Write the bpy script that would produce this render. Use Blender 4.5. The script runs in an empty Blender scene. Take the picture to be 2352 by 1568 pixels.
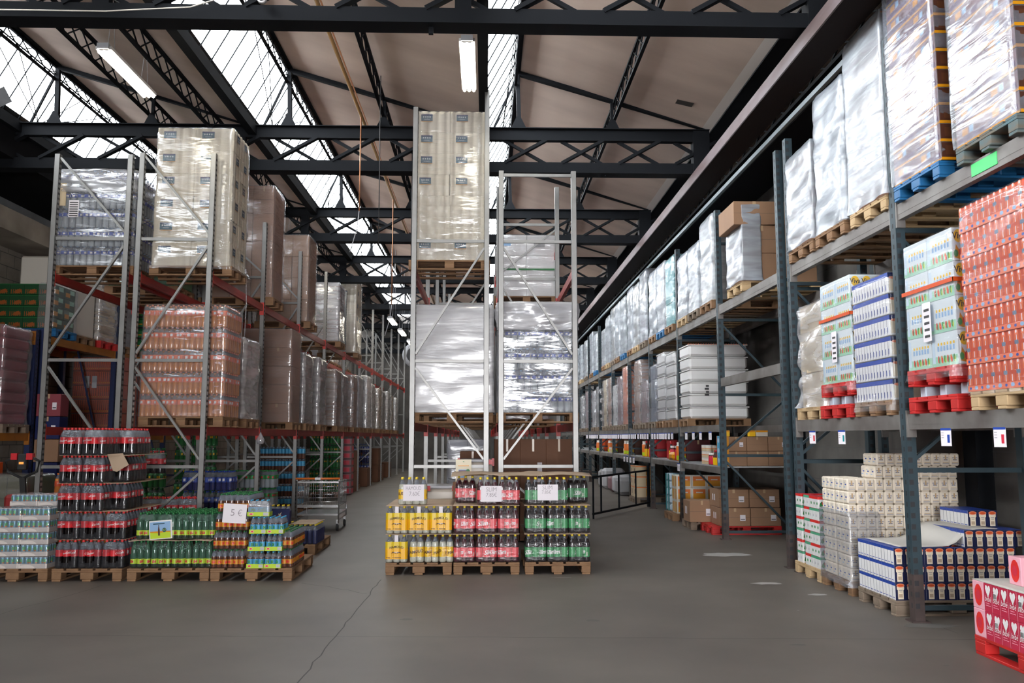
import bpy, math, random
from mathutils import Vector, Matrix, noise
random.seed(7)
SC = bpy.context.scene
COL = SC.collection
PI = math.pi

# ------------------------------------------------------------------ camera
FPX = 1950.0                                   # focal length in pixels of the 2352 px wide frame
EYE = 1.65
cam_d = bpy.data.cameras.new('camera')
cam_d.sensor_width = 36.0
cam_d.lens = 36.0 * FPX / 2352.0
cam_d.clip_start = 0.05
cam_d.clip_end = 300
cam = bpy.data.objects.new('camera', cam_d)
COL.objects.link(cam)
PITCH = math.atan2(220, FPX)
YAW = math.atan2(59, FPX)
cam.location = (0, 0, EYE)
cam.rotation_euler = (PI / 2 + PITCH, 0, -YAW)
SC.camera = cam

# ------------------------------------------------------------------ sky, daylight portals, exposure
W = bpy.data.worlds.new('overcast_sky')
SC.world = W
W.use_nodes = True
bg = W.node_tree.nodes['Background']
bg.inputs['Color'].default_value = (0.975, 0.975, 1.0, 1)
# overcast sky, brighter towards the horizon
wt = W.node_tree
tcw = wt.nodes.new('ShaderNodeTexCoord'); sep = wt.nodes.new('ShaderNodeSeparateXYZ')
wt.links.new(tcw.outputs['Generated'], sep.inputs['Vector'])
mrw = wt.nodes.new('ShaderNodeMapRange'); mrw.interpolation_type = 'SMOOTHSTEP'
mrw.inputs['From Min'].default_value = 0.0; mrw.inputs['From Max'].default_value = 0.75
mrw.inputs['To Min'].default_value = 35.0; mrw.inputs['To Max'].default_value = 9.0
wt.links.new(sep.outputs['Z'], mrw.inputs['Value'])
wt.links.new(mrw.outputs['Result'], bg.inputs['Strength'])
SC.view_settings.view_transform = 'Standard'
SC.view_settings.look = 'None'
SC.view_settings.gamma = 1.0
SC.view_settings.exposure = 0.15
SC.cycles.max_bounces = 7
SC.cycles.diffuse_bounces = 4
SC.cycles.glossy_bounces = 3
SC.cycles.transmission_bounces = 4
SC.cycles.transparent_max_bounces = 14
SC.cycles.caustics_reflective = False
SC.cycles.caustics_refractive = False
SC.cycles.sample_clamp_indirect = 6.0
SC.cycles.use_denoising = True

# roof numbers (the shed roof repeats every PER metres across the hall)
PER, VZ, RZ_, RUN = 3.93, 6.92, 7.99, 0.58
VALLEYS = [-7.90, -3.97, -0.04]
Y0, Y1 = -9.0, 46.0

def portal(name, loc, direction, sx, sy):
    l = bpy.data.lights.new(name, 'AREA')
    l.shape = 'RECTANGLE'; l.size = sx; l.size_y = sy
    l.energy = 1.0
    l.cycles.is_portal = True
    o = bpy.data.objects.new(name, l)
    o.location = loc
    o.rotation_euler = Vector(direction).to_track_quat('-Z', 'Y').to_euler()
    COL.objects.link(o)
    return o

for v in VALLEYS:
    p = portal('skylight_portal', (v + RUN / 2 - 0.12, (Y0 + Y1) / 2, (VZ + RZ_) / 2 + 0.06), (RZ_ - VZ, 0, -RUN), 1, 1)
    p.rotation_euler = Matrix(((0, (RUN) / math.hypot(RUN, RZ_ - VZ), -(RZ_ - VZ) / math.hypot(RUN, RZ_ - VZ)),
                               (1, 0, 0),
                               (0, (RZ_ - VZ) / math.hypot(RUN, RZ_ - VZ), RUN / math.hypot(RUN, RZ_ - VZ)))).to_euler()
    p.data.size = Y1 - Y0 - 0.4
    p.data.size_y = math.hypot(RUN, RZ_ - VZ) - 0.08
portal('loading_door_portal', (0.0, Y0 + 0.15, 1.9), (0, 1, 0), 5.0, 3.7)

# ------------------------------------------------------------------ materials
M = {}
def nodes_of(name):
    m = bpy.data.materials.new(name)
    m.use_nodes = True
    nt = m.node_tree
    return m, nt, nt.nodes['Principled BSDF'], nt.nodes['Material Output']

def setp(b, col=None, rough=None, metal=None, coat=None, spec=None, alpha=None):
    if col is not None: b.inputs['Base Color'].default_value = (*col, 1)
    if rough is not None: b.inputs['Roughness'].default_value = rough
    if metal is not None: b.inputs['Metallic'].default_value = metal
    if coat is not None: b.inputs['Coat Weight'].default_value = coat
    if spec is not None: b.inputs['Specular IOR Level'].default_value = spec
    if alpha is not None: b.inputs['Alpha'].default_value = alpha

def hexc(h):
    h = h.lstrip('#')
    return tuple(((int(h[i:i+2], 16) / 255 + 0.055) / 1.055) ** 2.4 if int(h[i:i+2], 16) > 10 else int(h[i:i+2], 16) / 255 / 12.92 for i in (0, 2, 4))

def mat(name, col, rough=0.55, metal=0.0, var=0.0, scale=6.0, stretch=(1, 1, 1), col2=None, bump=0.0, bscale=None, coat=0.0, spec=None, alpha=None):
    if isinstance(col, str): col = hexc(col)
    m, nt, b, out = nodes_of(name)
    setp(b, col, rough, metal, coat, spec, alpha)
    if var or col2 or bump:
        tc = nt.nodes.new('ShaderNodeTexCoord')
        mp = nt.nodes.new('ShaderNodeMapping')
        mp.inputs['Scale'].default_value = stretch
        nt.links.new(tc.outputs['Object'], mp.inputs['Vector'])
        ns = nt.nodes.new('ShaderNodeTexNoise')
        ns.inputs['Scale'].default_value = scale
        ns.inputs['Detail'].default_value = 5
        nt.links.new(mp.outputs['Vector'], ns.inputs['Vector'])
        if var or col2:
            if col2 is None: col2 = tuple(max(0, c * (1 - var)) for c in col)
            elif isinstance(col2, str): col2 = hexc(col2)
            rp = nt.nodes.new('ShaderNodeValToRGB')
            rp.color_ramp.elements[0].position = 0.32
            rp.color_ramp.elements[1].position = 0.68
            rp.color_ramp.elements[0].color = (*col2, 1)
            rp.color_ramp.elements[1].color = (*col, 1)
            nt.links.new(ns.outputs['Fac'], rp.inputs['Fac'])
            nt.links.new(rp.outputs['Color'], b.inputs['Base Color'])
        if bump:
            bp = nt.nodes.new('ShaderNodeBump')
            bp.inputs['Strength'].default_value = bump
            bp.inputs['Distance'].default_value = 0.02
            nt.links.new(ns.outputs['Fac'], bp.inputs['Height'])
            nt.links.new(bp.outputs['Normal'], b.inputs['Normal'])
    M[name] = m
    return m

def film_mat(name, cover, col=(0.8, 0.8, 0.82), rough=0.16, bump=0.5, scale=7.0, gloss=0.16, coat=0.6):
    # stretch film: part transparent, part hazy, with wrinkled glossy reflections
    m, nt, b, out = nodes_of(name)
    setp(b, col, rough, 0, coat, 0.5)
    b.inputs['Coat Roughness'].default_value = 0.07
    tc = nt.nodes.new('ShaderNodeTexCoord')
    mp = nt.nodes.new('ShaderNodeMapping')
    mp.inputs['Scale'].default_value = (0.6, 0.6, 3.6)
    mp.inputs['Rotation'].default_value = (0.22, 0.18, 0)
    nt.links.new(tc.outputs['Object'], mp.inputs['Vector'])
    ns = nt.nodes.new('ShaderNodeTexNoise')
    ns.inputs['Scale'].default_value = scale
    ns.inputs['Detail'].default_value = 3
    ns.inputs['Distortion'].default_value = 0.6
    nt.links.new(mp.outputs['Vector'], ns.inputs['Vector'])
    bp = nt.nodes.new('ShaderNodeBump')
    bp.inputs['Strength'].default_value = bump
    bp.inputs['Distance'].default_value = 0.03
    nt.links.new(ns.outputs['Fac'], bp.inputs['Height'])
    nt.links.new(bp.outputs['Normal'], b.inputs['Normal'])
    nt.links.new(bp.outputs['Normal'], b.inputs['Coat Normal'])
    tr = nt.nodes.new('ShaderNodeBsdfTransparent')
    tr.inputs['Color'].default_value = (0.97, 0.97, 0.98, 1)
    gl = nt.nodes.new('ShaderNodeBsdfGlossy')
    gl.inputs['Roughness'].default_value = rough
    nt.links.new(bp.outputs['Normal'], gl.inputs['Normal'])
    mr = nt.nodes.new('ShaderNodeMapRange')
    mr.inputs['From Min'].default_value = 0.3
    mr.inputs['From Max'].default_value = 0.75
    mr.inputs['To Min'].default_value = cover * 0.6
    mr.inputs['To Max'].default_value = min(1, cover * 1.45)
    nt.links.new(ns.outputs['Fac'], mr.inputs['Value'])
    mx = nt.nodes.new('ShaderNodeMixShader')
    nt.links.new(mr.outputs['Result'], mx.inputs['Fac'])
    nt.links.new(tr.outputs['BSDF'], mx.inputs[1])
    nt.links.new(b.outputs['BSDF'], mx.inputs[2])
    m2 = nt.nodes.new('ShaderNodeMixShader')
    m2.inputs['Fac'].default_value = gloss
    nt.links.new(mx.outputs['Shader'], m2.inputs[1])
    nt.links.new(gl.outputs['BSDF'], m2.inputs[2])
    nt.links.new(m2.outputs['Shader'], out.inputs['Surface'])
    M[name] = m
    return m

def emit_mat(name, col, strength):
    m, nt, b, out = nodes_of(name)
    setp(b, col, 0.4)
    b.inputs['Emission Color'].default_value = (*col, 1)
    b.inputs['Emission Strength'].default_value = strength
    M[name] = m
    return m

# building
mat('concrete_floor', (0.150, 0.130, 0.113), 0.5, var=0.3, scale=0.9, col2=(0.112, 0.097, 0.085), spec=0.3)
mat('floor_crack', (0.08, 0.074, 0.07), 0.9)
mat('floor_stain', (0.13, 0.12, 0.11), 0.7)
mat('floor_dust', (0.36, 0.34, 0.32), 0.8)
mat('roof_board', (0.86, 0.69, 0.58), 0.9, scale=0.8, stretch=(0.35, 1.1, 0.35), col2=(0.60, 0.46, 0.38))
mat('roof_edge_lit', (0.86, 0.78, 0.72), 0.9)
mat('block_wall_left', (0.40, 0.35, 0.29), 0.95, var=0.4, scale=1.6, bump=0.15)  # brighter copy of block_wall, colour lifted where little light reaches
mat('pallet_teal', (0.07, 0.16, 0.19), 0.8, scale=3, stretch=(2, 0.4, 4), col2=(0.16, 0.12, 0.08))
mat('soot', (0.05, 0.04, 0.035), 0.95)
mat('dark_steel', (0.0065, 0.0075, 0.0095), 0.75, spec=0.15)
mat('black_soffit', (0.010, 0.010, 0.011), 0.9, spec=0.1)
mat('girder_steel', (0.165, 0.132, 0.140), 0.65, scale=1.2, stretch=(4, 1, 4), col2=(0.105, 0.068, 0.062), spec=0.3)
mat('girder_web', (0.012, 0.007, 0.006), 0.8, spec=0.15)  # near-black maroon paints the shadow on the girder's underside
mat('tray_steel', (0.32, 0.36, 0.38), 0.5, metal=0.3)
mat('block_wall', (0.145, 0.132, 0.12), 0.95, var=0.4, scale=1.6, bump=0.15)
mat('panel_wall', (0.26, 0.27, 0.275), 0.9, var=0.35, scale=0.8)
mat('mortar', (0.10, 0.095, 0.09), 0.95)
# racking
mat('galv_steel', (0.29, 0.285, 0.275), 0.4, metal=0.5, var=0.15, scale=5)
mat('slot_dark', (0.03, 0.03, 0.033), 0.8)
mat('red_paint', (0.34, 0.028, 0.022), 0.42, var=0.3, scale=3)
mat('red_bright', (0.56, 0.045, 0.035), 0.42)
mat('teal_paint', (0.030, 0.056, 0.070), 0.5, var=0.3, scale=4)
mat('worn_steel', (0.23, 0.215, 0.20), 0.5, metal=0.2, scale=2.5, stretch=(1, 1, 1), col2=(0.12, 0.10, 0.09))
mat('rust_steel', (0.075, 0.05, 0.045), 0.7, var=0.4)
mat('shelf_board', (0.36, 0.365, 0.37), 0.6)
mat('blue_paint', (0.018, 0.03, 0.10), 0.5)
mat('orange_paint', (0.48, 0.17, 0.018), 0.5, var=0.35, scale=3)
# wood and card
mat('pallet_wood', (0.29, 0.165, 0.082), 0.8, scale=3, stretch=(2, 0.4, 4), col2=(0.19, 0.10, 0.05))
mat('pallet_new', (0.54, 0.38, 0.21), 0.8, scale=3, stretch=(2, 0.4, 4), col2=(0.47, 0.32, 0.17))
mat('pallet_old', (0.27, 0.205, 0.15), 0.85, scale=3, stretch=(2, 0.4, 4), col2=(0.16, 0.115, 0.08))
mat('pallet_red', (0.62, 0.022, 0.02), 0.5, var=0.3, scale=4)
mat('pallet_blue', (0.012, 0.15, 0.36), 0.5, var=0.35, scale=4)
mat('cardboard', (0.33, 0.185, 0.105), 0.75, var=0.12, scale=2.5)
mat('cardboard_dark', (0.20, 0.092, 0.05), 0.75, var=0.15, scale=2.5)
mat('slip_sheet', (0.40, 0.29, 0.20), 0.8, var=0.1, scale=3)
mat('grey_board', (0.56, 0.53, 0.48), 0.8)
mat('tape', (0.52, 0.36, 0.22), 0.25)
# generic colours
for n, h, r in (('white', '#e6e4e2', .5), ('offwhite', '#d9d2c6', .6), ('cream', '#e4d9bf', .55), ('paper', '#e9e2e6', .7), ('ink', '#241f20', .6),
                ('pencil', '#8d8488', .7), ('black', '#0b0b0c', .5), ('grey', '#8c8b8c', .6), ('lightgrey', '#b8b7ba', .55), ('darkgrey', '#3b3a3b', .6),
                ('navy', '#141f52', .45), ('blue', '#2747a0', .4), ('lightblue', '#8fb2d6', .4), ('paleblue', '#c3d5e2', .4), ('teal', '#1f8d92', .4), ('darkteal', '#1d4a58', .5),
                ('red', '#c5202a', .4), ('scarlet', '#e0302c', .35), ('pinkred', '#cf3045', .4), ('pink', '#eaa9b6', .45), ('darkred', '#5c1418', .5), ('orange', '#e0742c', .4),
                ('deeporange', '#d0501c', .4), ('salmon', '#e88a6a', .4), ('yellow', '#f0bf14', .4), ('gold', '#d8900f', .4), ('lime', '#b9d430', .4), ('green', '#2c8a44', .4), ('leaf', '#1d6a34', .45),
                ('skyblue', '#45a4cf', .4), ('purple', '#5a2a52', .45), ('brown', '#4a2412', .5), ('beige', '#cbb796', .6), ('mauve', '#8d6c70', .5), ('mint', '#9fd0b4', .45)):
    mat(n, h, r)
# drinks
mat('cola', (0.006, 0.004, 0.004), 0.12, coat=0.5)
mat('cherry', (0.045, 0.004, 0.008), 0.12, coat=0.5)
mat('darksoda', (0.011, 0.006, 0.006), 0.12, coat=0.5)
mat('tea', (0.11, 0.026, 0.006), 0.12, coat=0.5)
mat('juice', (0.60, 0.20, 0.03), 0.15, coat=0.5)
mat('rosejuice', (0.60, 0.13, 0.05), 0.15, coat=0.5)
mat('greenglass', (0.010, 0.030, 0.010), 0.08, coat=0.6)
mat('greenneck', (0.04, 0.14, 0.075), 0.1, coat=0.6, alpha=0.65)
mat('greensoda', (0.02, 0.20, 0.04), 0.12, coat=0.5)
mat('bluesoda', (0.012, 0.02, 0.12), 0.12, coat=0.5)
mat('water', (0.50, 0.56, 0.60), 0.1, coat=0.6, alpha=0.55)
mat('lemonade', (0.62, 0.62, 0.50), 0.1, coat=0.6, alpha=0.75)
mat('clearneck', (0.22, 0.245, 0.29), 0.1, coat=0.7, alpha=0.42)
mat('cap_red', (0.62, 0.03, 0.03), 0.35)
mat('cap_yellow', (0.80, 0.60, 0.03), 0.35)
mat('label_red', (0.66, 0.035, 0.045), 0.35)
mat('label_coral', (0.78, 0.085, 0.10), 0.35)
mat('label_green', (0.05, 0.29, 0.10), 0.35)
mat('label_orange', (0.80, 0.16, 0.06), 0.35)
mat('chrome', (0.62, 0.62, 0.62), 0.25, metal=0.9)
mat('rubber', (0.02, 0.02, 0.02), 0.7)
mat('gas_pipe', (0.27, 0.145, 0.045), 0.5)
mat('copper', (0.45, 0.20, 0.10), 0.4, metal=0.5)
mat('machine_red', (0.30, 0.02, 0.02), 0.4)
mat('glow_green', (0.06, 0.62, 0.16), 0.5)
# films
film_mat('film', 0.13, gloss=0.13, bump=0.4, scale=3.2)
film_mat('film_thin', 0.06, gloss=0.07, bump=0.35, scale=3.2)
film_mat('film_haze', 0.38, (0.74, 0.74, 0.77), gloss=0.12, bump=0.4, scale=3.2)
film_mat('film_dense', 0.62, (0.60, 0.58, 0.58), gloss=0.10, bump=0.35, scale=3.0)
film_mat('film_white', 1.0, (0.45, 0.44, 0.455), bump=0.10, scale=3.4, gloss=0.035, rough=0.25)
film_mat('film_cool', 0.80, (0.37, 0.40, 0.44), gloss=0.05, bump=0.20, rough=0.28, scale=2.8, coat=0.25)
film_mat('film_silver', 0.30, (0.38, 0.41, 0.47), gloss=0.10, bump=0.30, rough=0.2, scale=2.6, coat=0.4)
film_mat('film_pack', 0.03, (0.55, 0.56, 0.60), gloss=0.022, bump=0.25, scale=14)
film_mat('film_smoke', 0.18, (0.11, 0.115, 0.13), gloss=0.04, bump=0.25, scale=14)
emit_mat('tube_glow', (1.0, 0.95, 0.80), 26.0)
emit_mat('red_led', (1.0, 0.4, 0.08), 0.5)

def glass_mat():
    m, nt, b, out = nodes_of('roof_glass')
    tr = nt.nodes.new('ShaderNodeBsdfTransparent')
    tr.inputs['Color'].default_value = (0.90, 0.95, 0.97, 1)
    gl = nt.nodes.new('ShaderNodeBsdfGlossy')
    gl.inputs['Roughness'].default_value = 0.05
    fr = nt.nodes.new('ShaderNodeFresnel')
    mx = nt.nodes.new('ShaderNodeMixShader')
    nt.links.new(fr.outputs['Fac'], mx.inputs['Fac'])
    nt.links.new(tr.outputs['BSDF'], mx.inputs[1])
    nt.links.new(gl.outputs['BSDF'], mx.inputs[2])
    nt.links.new(mx.outputs['Shader'], out.inputs['Surface'])
    M['roof_glass'] = m
glass_mat()

# ------------------------------------------------------------------ mesh helpers
class MB:
    def __init__(s):
        s.v = []; s.f = []; s.m = []; s.mats = []; s.sm = []
    def mi(s, m):
        if m not in s.mats: s.mats.append(m)
        return s.mats.index(m)
    def poly(s, pts, m, smooth=False):
        n = len(s.v); s.v += [tuple(p) for p in pts]
        s.f.append(tuple(range(n, n + len(pts)))); s.m.append(s.mi(m)); s.sm.append(smooth)
    def box(s, x0, y0, z0, x1, y1, z1, m):
        n = len(s.v); k = s.mi(m)
        s.v += [(x0, y0, z0), (x1, y0, z0), (x1, y1, z0), (x0, y1, z0), (x0, y0, z1), (x1, y0, z1), (x1, y1, z1), (x0, y1, z1)]
        for q in ((0, 3, 2, 1), (4, 5, 6, 7), (0, 1, 5, 4), (1, 2, 6, 5), (2, 3, 7, 6), (3, 0, 4, 7)):
            s.f.append(tuple(n + i for i in q)); s.m.append(k); s.sm.append(False)
    def cbox(s, x0, y0, z0, x1, y1, z1, m, c=0.006):
        # box with chamfered edges
        k = s.mi(m); n = len(s.v); idx = {}
        X = (x0, x1); Y = (y0, y1); Z = (z0, z1)
        for a in (0, 1):
            for b in (0, 1):
                for d in (0, 1):
                    sx, sy, sz = (1 - 2 * a) * c, (1 - 2 * b) * c, (1 - 2 * d) * c
                    for ax, p in (('x', (X[a], Y[b] + sy, Z[d] + sz)), ('y', (X[a] + sx, Y[b], Z[d] + sz)), ('z', (X[a] + sx, Y[b] + sy, Z[d]))):
                        idx[a, b, d, ax] = len(s.v); s.v.append(p)
        def F(*ks):
            s.f.append(tuple(idx[q] for q in ks)); s.m.append(k); s.sm.append(False)
        for a in (0, 1):
            q = [(a, 0, 0, 'x'), (a, 1, 0, 'x'), (a, 1, 1, 'x'), (a, 0, 1, 'x')]; F(*(q if a else q[::-1]))
            q = [(0, a, 0, 'y'), (0, a, 1, 'y'), (1, a, 1, 'y'), (1, a, 0, 'y')]; F(*(q if a else q[::-1]))
            q = [(0, 0, a, 'z'), (1, 0, a, 'z'), (1, 1, a, 'z'), (0, 1, a, 'z')]; F(*(q if a else q[::-1]))
        for a in (0, 1):
            for b in (0, 1):
                F((a, b, 0, 'x'), (a, b, 1, 'x'), (a, b, 1, 'y'), (a, b, 0, 'y'))
                F((a, 0, b, 'x'), (a, 1, b, 'x'), (a, 1, b, 'z'), (a, 0, b, 'z'))
                F((0, a, b, 'y'), (1, a, b, 'y'), (1, a, b, 'z'), (0, a, b, 'z'))
                for d in (0, 1): F((a, b, d, 'x'), (a, b, d, 'y'), (a, b, d, 'z'))
    def bar(s, p, q, w, h, m, up=(0, 0, 1)):
        # rectangular bar from p to q; h along 'up', w across
        p = Vector(p); q = Vector(q); d = (q - p).normalized(); u = Vector(up)
        if abs(d.dot(u)) > 0.99: u = Vector((0, 1, 0))
        a = d.cross(u).normalized() * w / 2; b = a.cross(d).normalized() * h / 2
        n = len(s.v); k = s.mi(m)
        for c in (p, q):
            s.v += [tuple(c - a - b), tuple(c + a - b), tuple(c + a + b), tuple(c - a + b)]
        for t in ((0, 1, 2, 3), (7, 6, 5, 4), (0, 4, 5, 1), (1, 5, 6, 2), (2, 6, 7, 3), (3, 7, 4, 0)):
            s.f.append(tuple(n + i for i in t)); s.m.append(k); s.sm.append(False)
    def tube(s, pts, r, m, n=8):
        pts = [Vector(p) for p in pts]; k = s.mi(m); base = len(s.v)
        for i, p in enumerate(pts):
            d = (pts[min(i + 1, len(pts) - 1)] - pts[max(i - 1, 0)]).normalized()
            u = Vector((0, 0, 1)) if abs(d.z) < 0.95 else Vector((0, 1, 0))
            a = d.cross(u).normalized(); b = a.cross(d)
            for j in range(n):
                t = 2 * PI * j / n
                s.v.append(tuple(p + a * r * math.cos(t) + b * r * math.sin(t)))
        for i in range(len(pts) - 1):
            for j in range(n):
                s.f.append((base + i * n + j, base + i * n + (j + 1) % n, base + (i + 1) * n + (j + 1) % n, base + (i + 1) * n + j)); s.m.append(k); s.sm.append(True)
        s.f.append(tuple(base + j for j in range(n))[::-1]); s.m.append(k); s.sm.append(False)
        s.f.append(tuple(base + (len(pts) - 1) * n + j for j in range(n))); s.m.append(k); s.sm.append(False)
    def lathe(s, prof, n=14, c=(0, 0, 0), closed=True):
        # prof: list of (r, z, material of the band below this ring)
        base = len(s.v)
        for r, z, m in prof:
            for j in range(n):
                t = 2 * PI * j / n
                s.v.append((c[0] + r * math.cos(t), c[1] + r * math.sin(t), c[2] + z))
        for i in range(len(prof) - 1):
            k = s.mi(prof[i + 1][2])
            for j in range(n):
                s.f.append((base + i * n + j, base + i * n + (j + 1) % n, base + (i + 1) * n + (j + 1) % n, base + (i + 1) * n + j)); s.m.append(k); s.sm.append(True)
        if closed:
            s.f.append(tuple(base + j for j in range(n))[::-1]); s.m.append(s.mi(prof[0][2])); s.sm.append(False)
            e = base + (len(prof) - 1) * n
            s.f.append(tuple(e + j for j in range(n))); s.m.append(s.mi(prof[-1][2])); s.sm.append(False)
    def add(s, vs, fs, m, fn=None, smooth=False):
        n = len(s.v); k = s.mi(m)
        s.v += [tuple(fn(v)) if fn else tuple(v) for v in vs]
        for f in fs:
            s.f.append(tuple(n + i for i in f)); s.m.append(k); s.sm.append(smooth)
    def mesh(s, name):
        me = bpy.data.meshes.new(name)
        me.from_pydata(s.v, [], s.f)
        for m in s.mats: me.materials.append(M[m])
        me.polygons.foreach_set('material_index', s.m)
        me.polygons.foreach_set('use_smooth', s.sm)
        me.update()
        return me
    def build(s, name, parent=None, loc=(0, 0, 0), rz=0.0):
        return put(name, s.mesh(name), parent, loc, rz)

def put(name, me, parent=None, loc=(0, 0, 0), rz=0.0, scale=None):
    o = bpy.data.objects.new(name, me)
    COL.objects.link(o)
    o.location = loc
    if rz: o.rotation_euler = (0, 0, rz)
    if scale: o.scale = scale
    if parent is not None: o.parent = parent
    return o

def tag(o, label, cat, group=None):
    o['label'] = label; o['category'] = cat
    if group: o['group'] = group
    return o

def thing(name, label, cat, loc=(0, 0, 0), rz=0.0, group=None):
    o = bpy.data.objects.new(name, None)
    o.empty_display_size = 0.1
    COL.objects.link(o)
    o.location = loc; o.rotation_euler = (0, 0, rz)
    return tag(o, label, cat, group)

def struct(o, label=None):
    o['kind'] = 'structure'
    if label: o['label'] = label
    return o

def stroot(name, label=None):
    o = bpy.data.objects.new(name, None); COL.objects.link(o)
    return struct(o, label)

_txt = {}
def text_geo(body, bold=0.0, shear=0.0):
    # letters as flat mesh data, unit height, centred on x
    k = (body, bold, shear)
    if k not in _txt:
        cu = bpy.data.curves.new('lettering', 'FONT')
        cu.body = body; cu.size = 1.0; cu.offset = bold; cu.shear = shear; cu.resolution_u = 2
        cu.align_x = 'CENTER'
        o = bpy.data.objects.new('lettering', cu); COL.objects.link(o)
        me = bpy.data.meshes.new_from_object(o)
        vs = [tuple(v.co) for v in me.vertices]; fs = [tuple(p.vertices) for p in me.polygons]
        bpy.data.objects.remove(o); bpy.data.curves.remove(cu); bpy.data.meshes.remove(me)
        _txt[k] = (vs, fs)
    return _txt[k]

def decal(b, dims, face, kind, u0, v0, u1, v1, m, off=1, body='', shear=0.0, bold=0.0):
    # a printed shape on a face of a box of size dims standing on z = 0, centred in x and y
    sx, sy, sz = dims; e = 0.0009 * off
    W_, H_ = {'f': (sx, sz), 'b': (sx, sz), 'l': (sy, sz), 'r': (sy, sz), 't': (sx, sy)}[face]
    def P(u, v):
        a = (u - 0.5) * W_; z = v * H_
        return {'f': (a, -sy / 2 - e, z), 'b': (-a, sy / 2 + e, z), 'l': (-sx / 2 - e, -a, z), 'r': (sx / 2 + e, a, z), 't': (a, (v - 0.5) * sy, sz + e)}[face]
    if kind == 'rect':
        b.poly([P(u0, v0), P(u1, v0), P(u1, v1), P(u0, v1)], m)
    elif kind == 'oval':
        cu, cv, ru, rv = (u0 + u1) / 2, (v0 + v1) / 2, (u1 - u0) / 2, (v1 - v0) / 2
        b.poly([P(cu + ru * math.cos(2 * PI * i / 14), cv + rv * math.sin(2 * PI * i / 14)) for i in range(14)], m)
    elif kind == 'poly':
        b.poly([P(u0 + (u1 - u0) * p[0], v0 + (v1 - v0) * p[1]) for p in body], m)
    elif kind == 'text':
        vs, fs = text_geo(body, bold, shear)
        xs = [v[0] for v in vs]; w = max(xs) - min(xs) or 1; x0 = min(xs)
        ys = [v[1] for v in vs]; h = max(ys) - min(ys) or 1; y0 = min(ys)
        b.add(vs, fs, m, lambda v: P(u0 + (u1 - u0) * (v[0] - x0) / w, v0 + (v1 - v0) * (v[1] - y0) / h))

HEART = [(0.5, 0.0), (0.82, 0.38), (1.0, 0.68), (0.93, 0.93), (0.75, 1.0), (0.58, 0.92), (0.5, 0.78), (0.42, 0.92), (0.25, 1.0), (0.07, 0.93), (0.0, 0.68), (0.18, 0.38)]
# ------------------------------------------------------------------ the hall
b = MB(); b.box(-14, Y0 - 4, -0.1, 9, Y1, 0.0, 'concrete_floor'); struct(b.build('floor'))
rnd = random.Random(3)
def ribbon(pts, w, m, z):
    b = MB()
    for p, q in zip(pts, pts[1:]):
        d = (Vector(q) - Vector(p)).normalized(); n = Vector((-d.y, d.x)) * w / 2
        b.poly([(p[0] - n.x, p[1] - n.y, z), (q[0] - n.x, q[1] - n.y, z), (q[0] + n.x, q[1] + n.y, z), (p[0] + n.x, p[1] + n.y, z)], m)
    return b
def wander(x0, y0, x1, y1, n, a):
    return [(x0 + (x1 - x0) * i / n + rnd.uniform(-a, a) * (0 < i < n), y0 + (y1 - y0) * i / n + rnd.uniform(-a, a) * (0 < i < n)) for i in range(n + 1)]
for k, (pts, w) in enumerate(((wander(-1.22, 10.2, -1.28, 5.2, 26, 0.014), 0.011), (wander(-1.25, 7.35, 4.6, 7.05, 30, 0.008), 0.007), (wander(-7.5, 7.62, -1.25, 7.35, 30, 0.01), 0.006),
                              (wander(-2.1, 10.0, -1.26, 9.3, 10, 0.03), 0.008), (wander(-4.3, 9.9, -4.9, 6.0, 16, 0.03), 0.006), (wander(3.95, 10.9, 4.0, 7.3, 14, 0.02), 0.006))):
    struct(ribbon(pts, w, 'floor_crack', 0.0012).build('floor_crack'))
def blotch(x, y, rx, ry, m, z=0.0016):
    b = MB(); n = 18; a0 = rnd.uniform(0, 6)
    b.poly([(x + rx * math.cos(2 * PI * i / n) * rnd.uniform(.6, 1.1), y + ry * math.sin(2 * PI * i / n) * rnd.uniform(.6, 1.1), z) for i in range(n)], m)
    return struct(b.build('floor_stain'))
for x, y, rx, ry, m in ((2.5, 6.95, .08, .03, 'floor_stain'), (0.98, 7.9, .07, .05, 'floor_stain'), (-0.72, 8.0, .07, .05, 'floor_stain'), (3.2, 9.8, .2, .08, 'floor_dust'),
                        (3.4, 12.2, .4, .22, 'floor_dust'), (3.5, 9.1, .12, .06, 'floor_dust'), (0.9, 10.28, .15, .012, 'floor_dust'), (3.0, 8.3, .012, .012, 'floor_dust'), (3.35, 6.3, .03, .02, 'floor_stain'), (3.9, 7.6, .3, .12, 'floor_stain')):
    blotch(x, y, rx, ry, m)

# shed roof: opaque slopes between the glazed strips
slopes = [(v + RUN, v + PER) for v in VALLEYS] + [(-11.25, -7.90)]
for k, (xr, xv) in enumerate(slopes):
    b = MB()
    n = 20
    for j in range(n):                       # boards laid lengthwise; the last one above the gutter has its lit edge painted in
        xa = xr + (xv - xr) * j / n; xb = xr + (xv - xr) * (j + 1) / n
        za = RZ_ + (VZ - RZ_) * j / n; zb = RZ_ + (VZ - RZ_) * (j + 1) / n
        b.poly([(xa, Y0, za), (xb, Y0, zb), (xb, Y1, zb), (xa, Y1, za)], 'roof_edge_lit' if (k == 2 and j == n - 1) else 'roof_board')
    b.poly([(xr, Y0, RZ_ + .15), (xr, Y1, RZ_ + .15), (xv, Y1, VZ + .15), (xv, Y0, VZ + .15)], 'soot')
    struct(b.build('ceiling'))
b = MB()
def on_slope(x, y, d=0.012):
    z = RZ_ + (VZ - RZ_) * (x - (VALLEYS[2] + RUN)) / (PER - RUN)
    return (x - d * .3, y, z - d)
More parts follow.
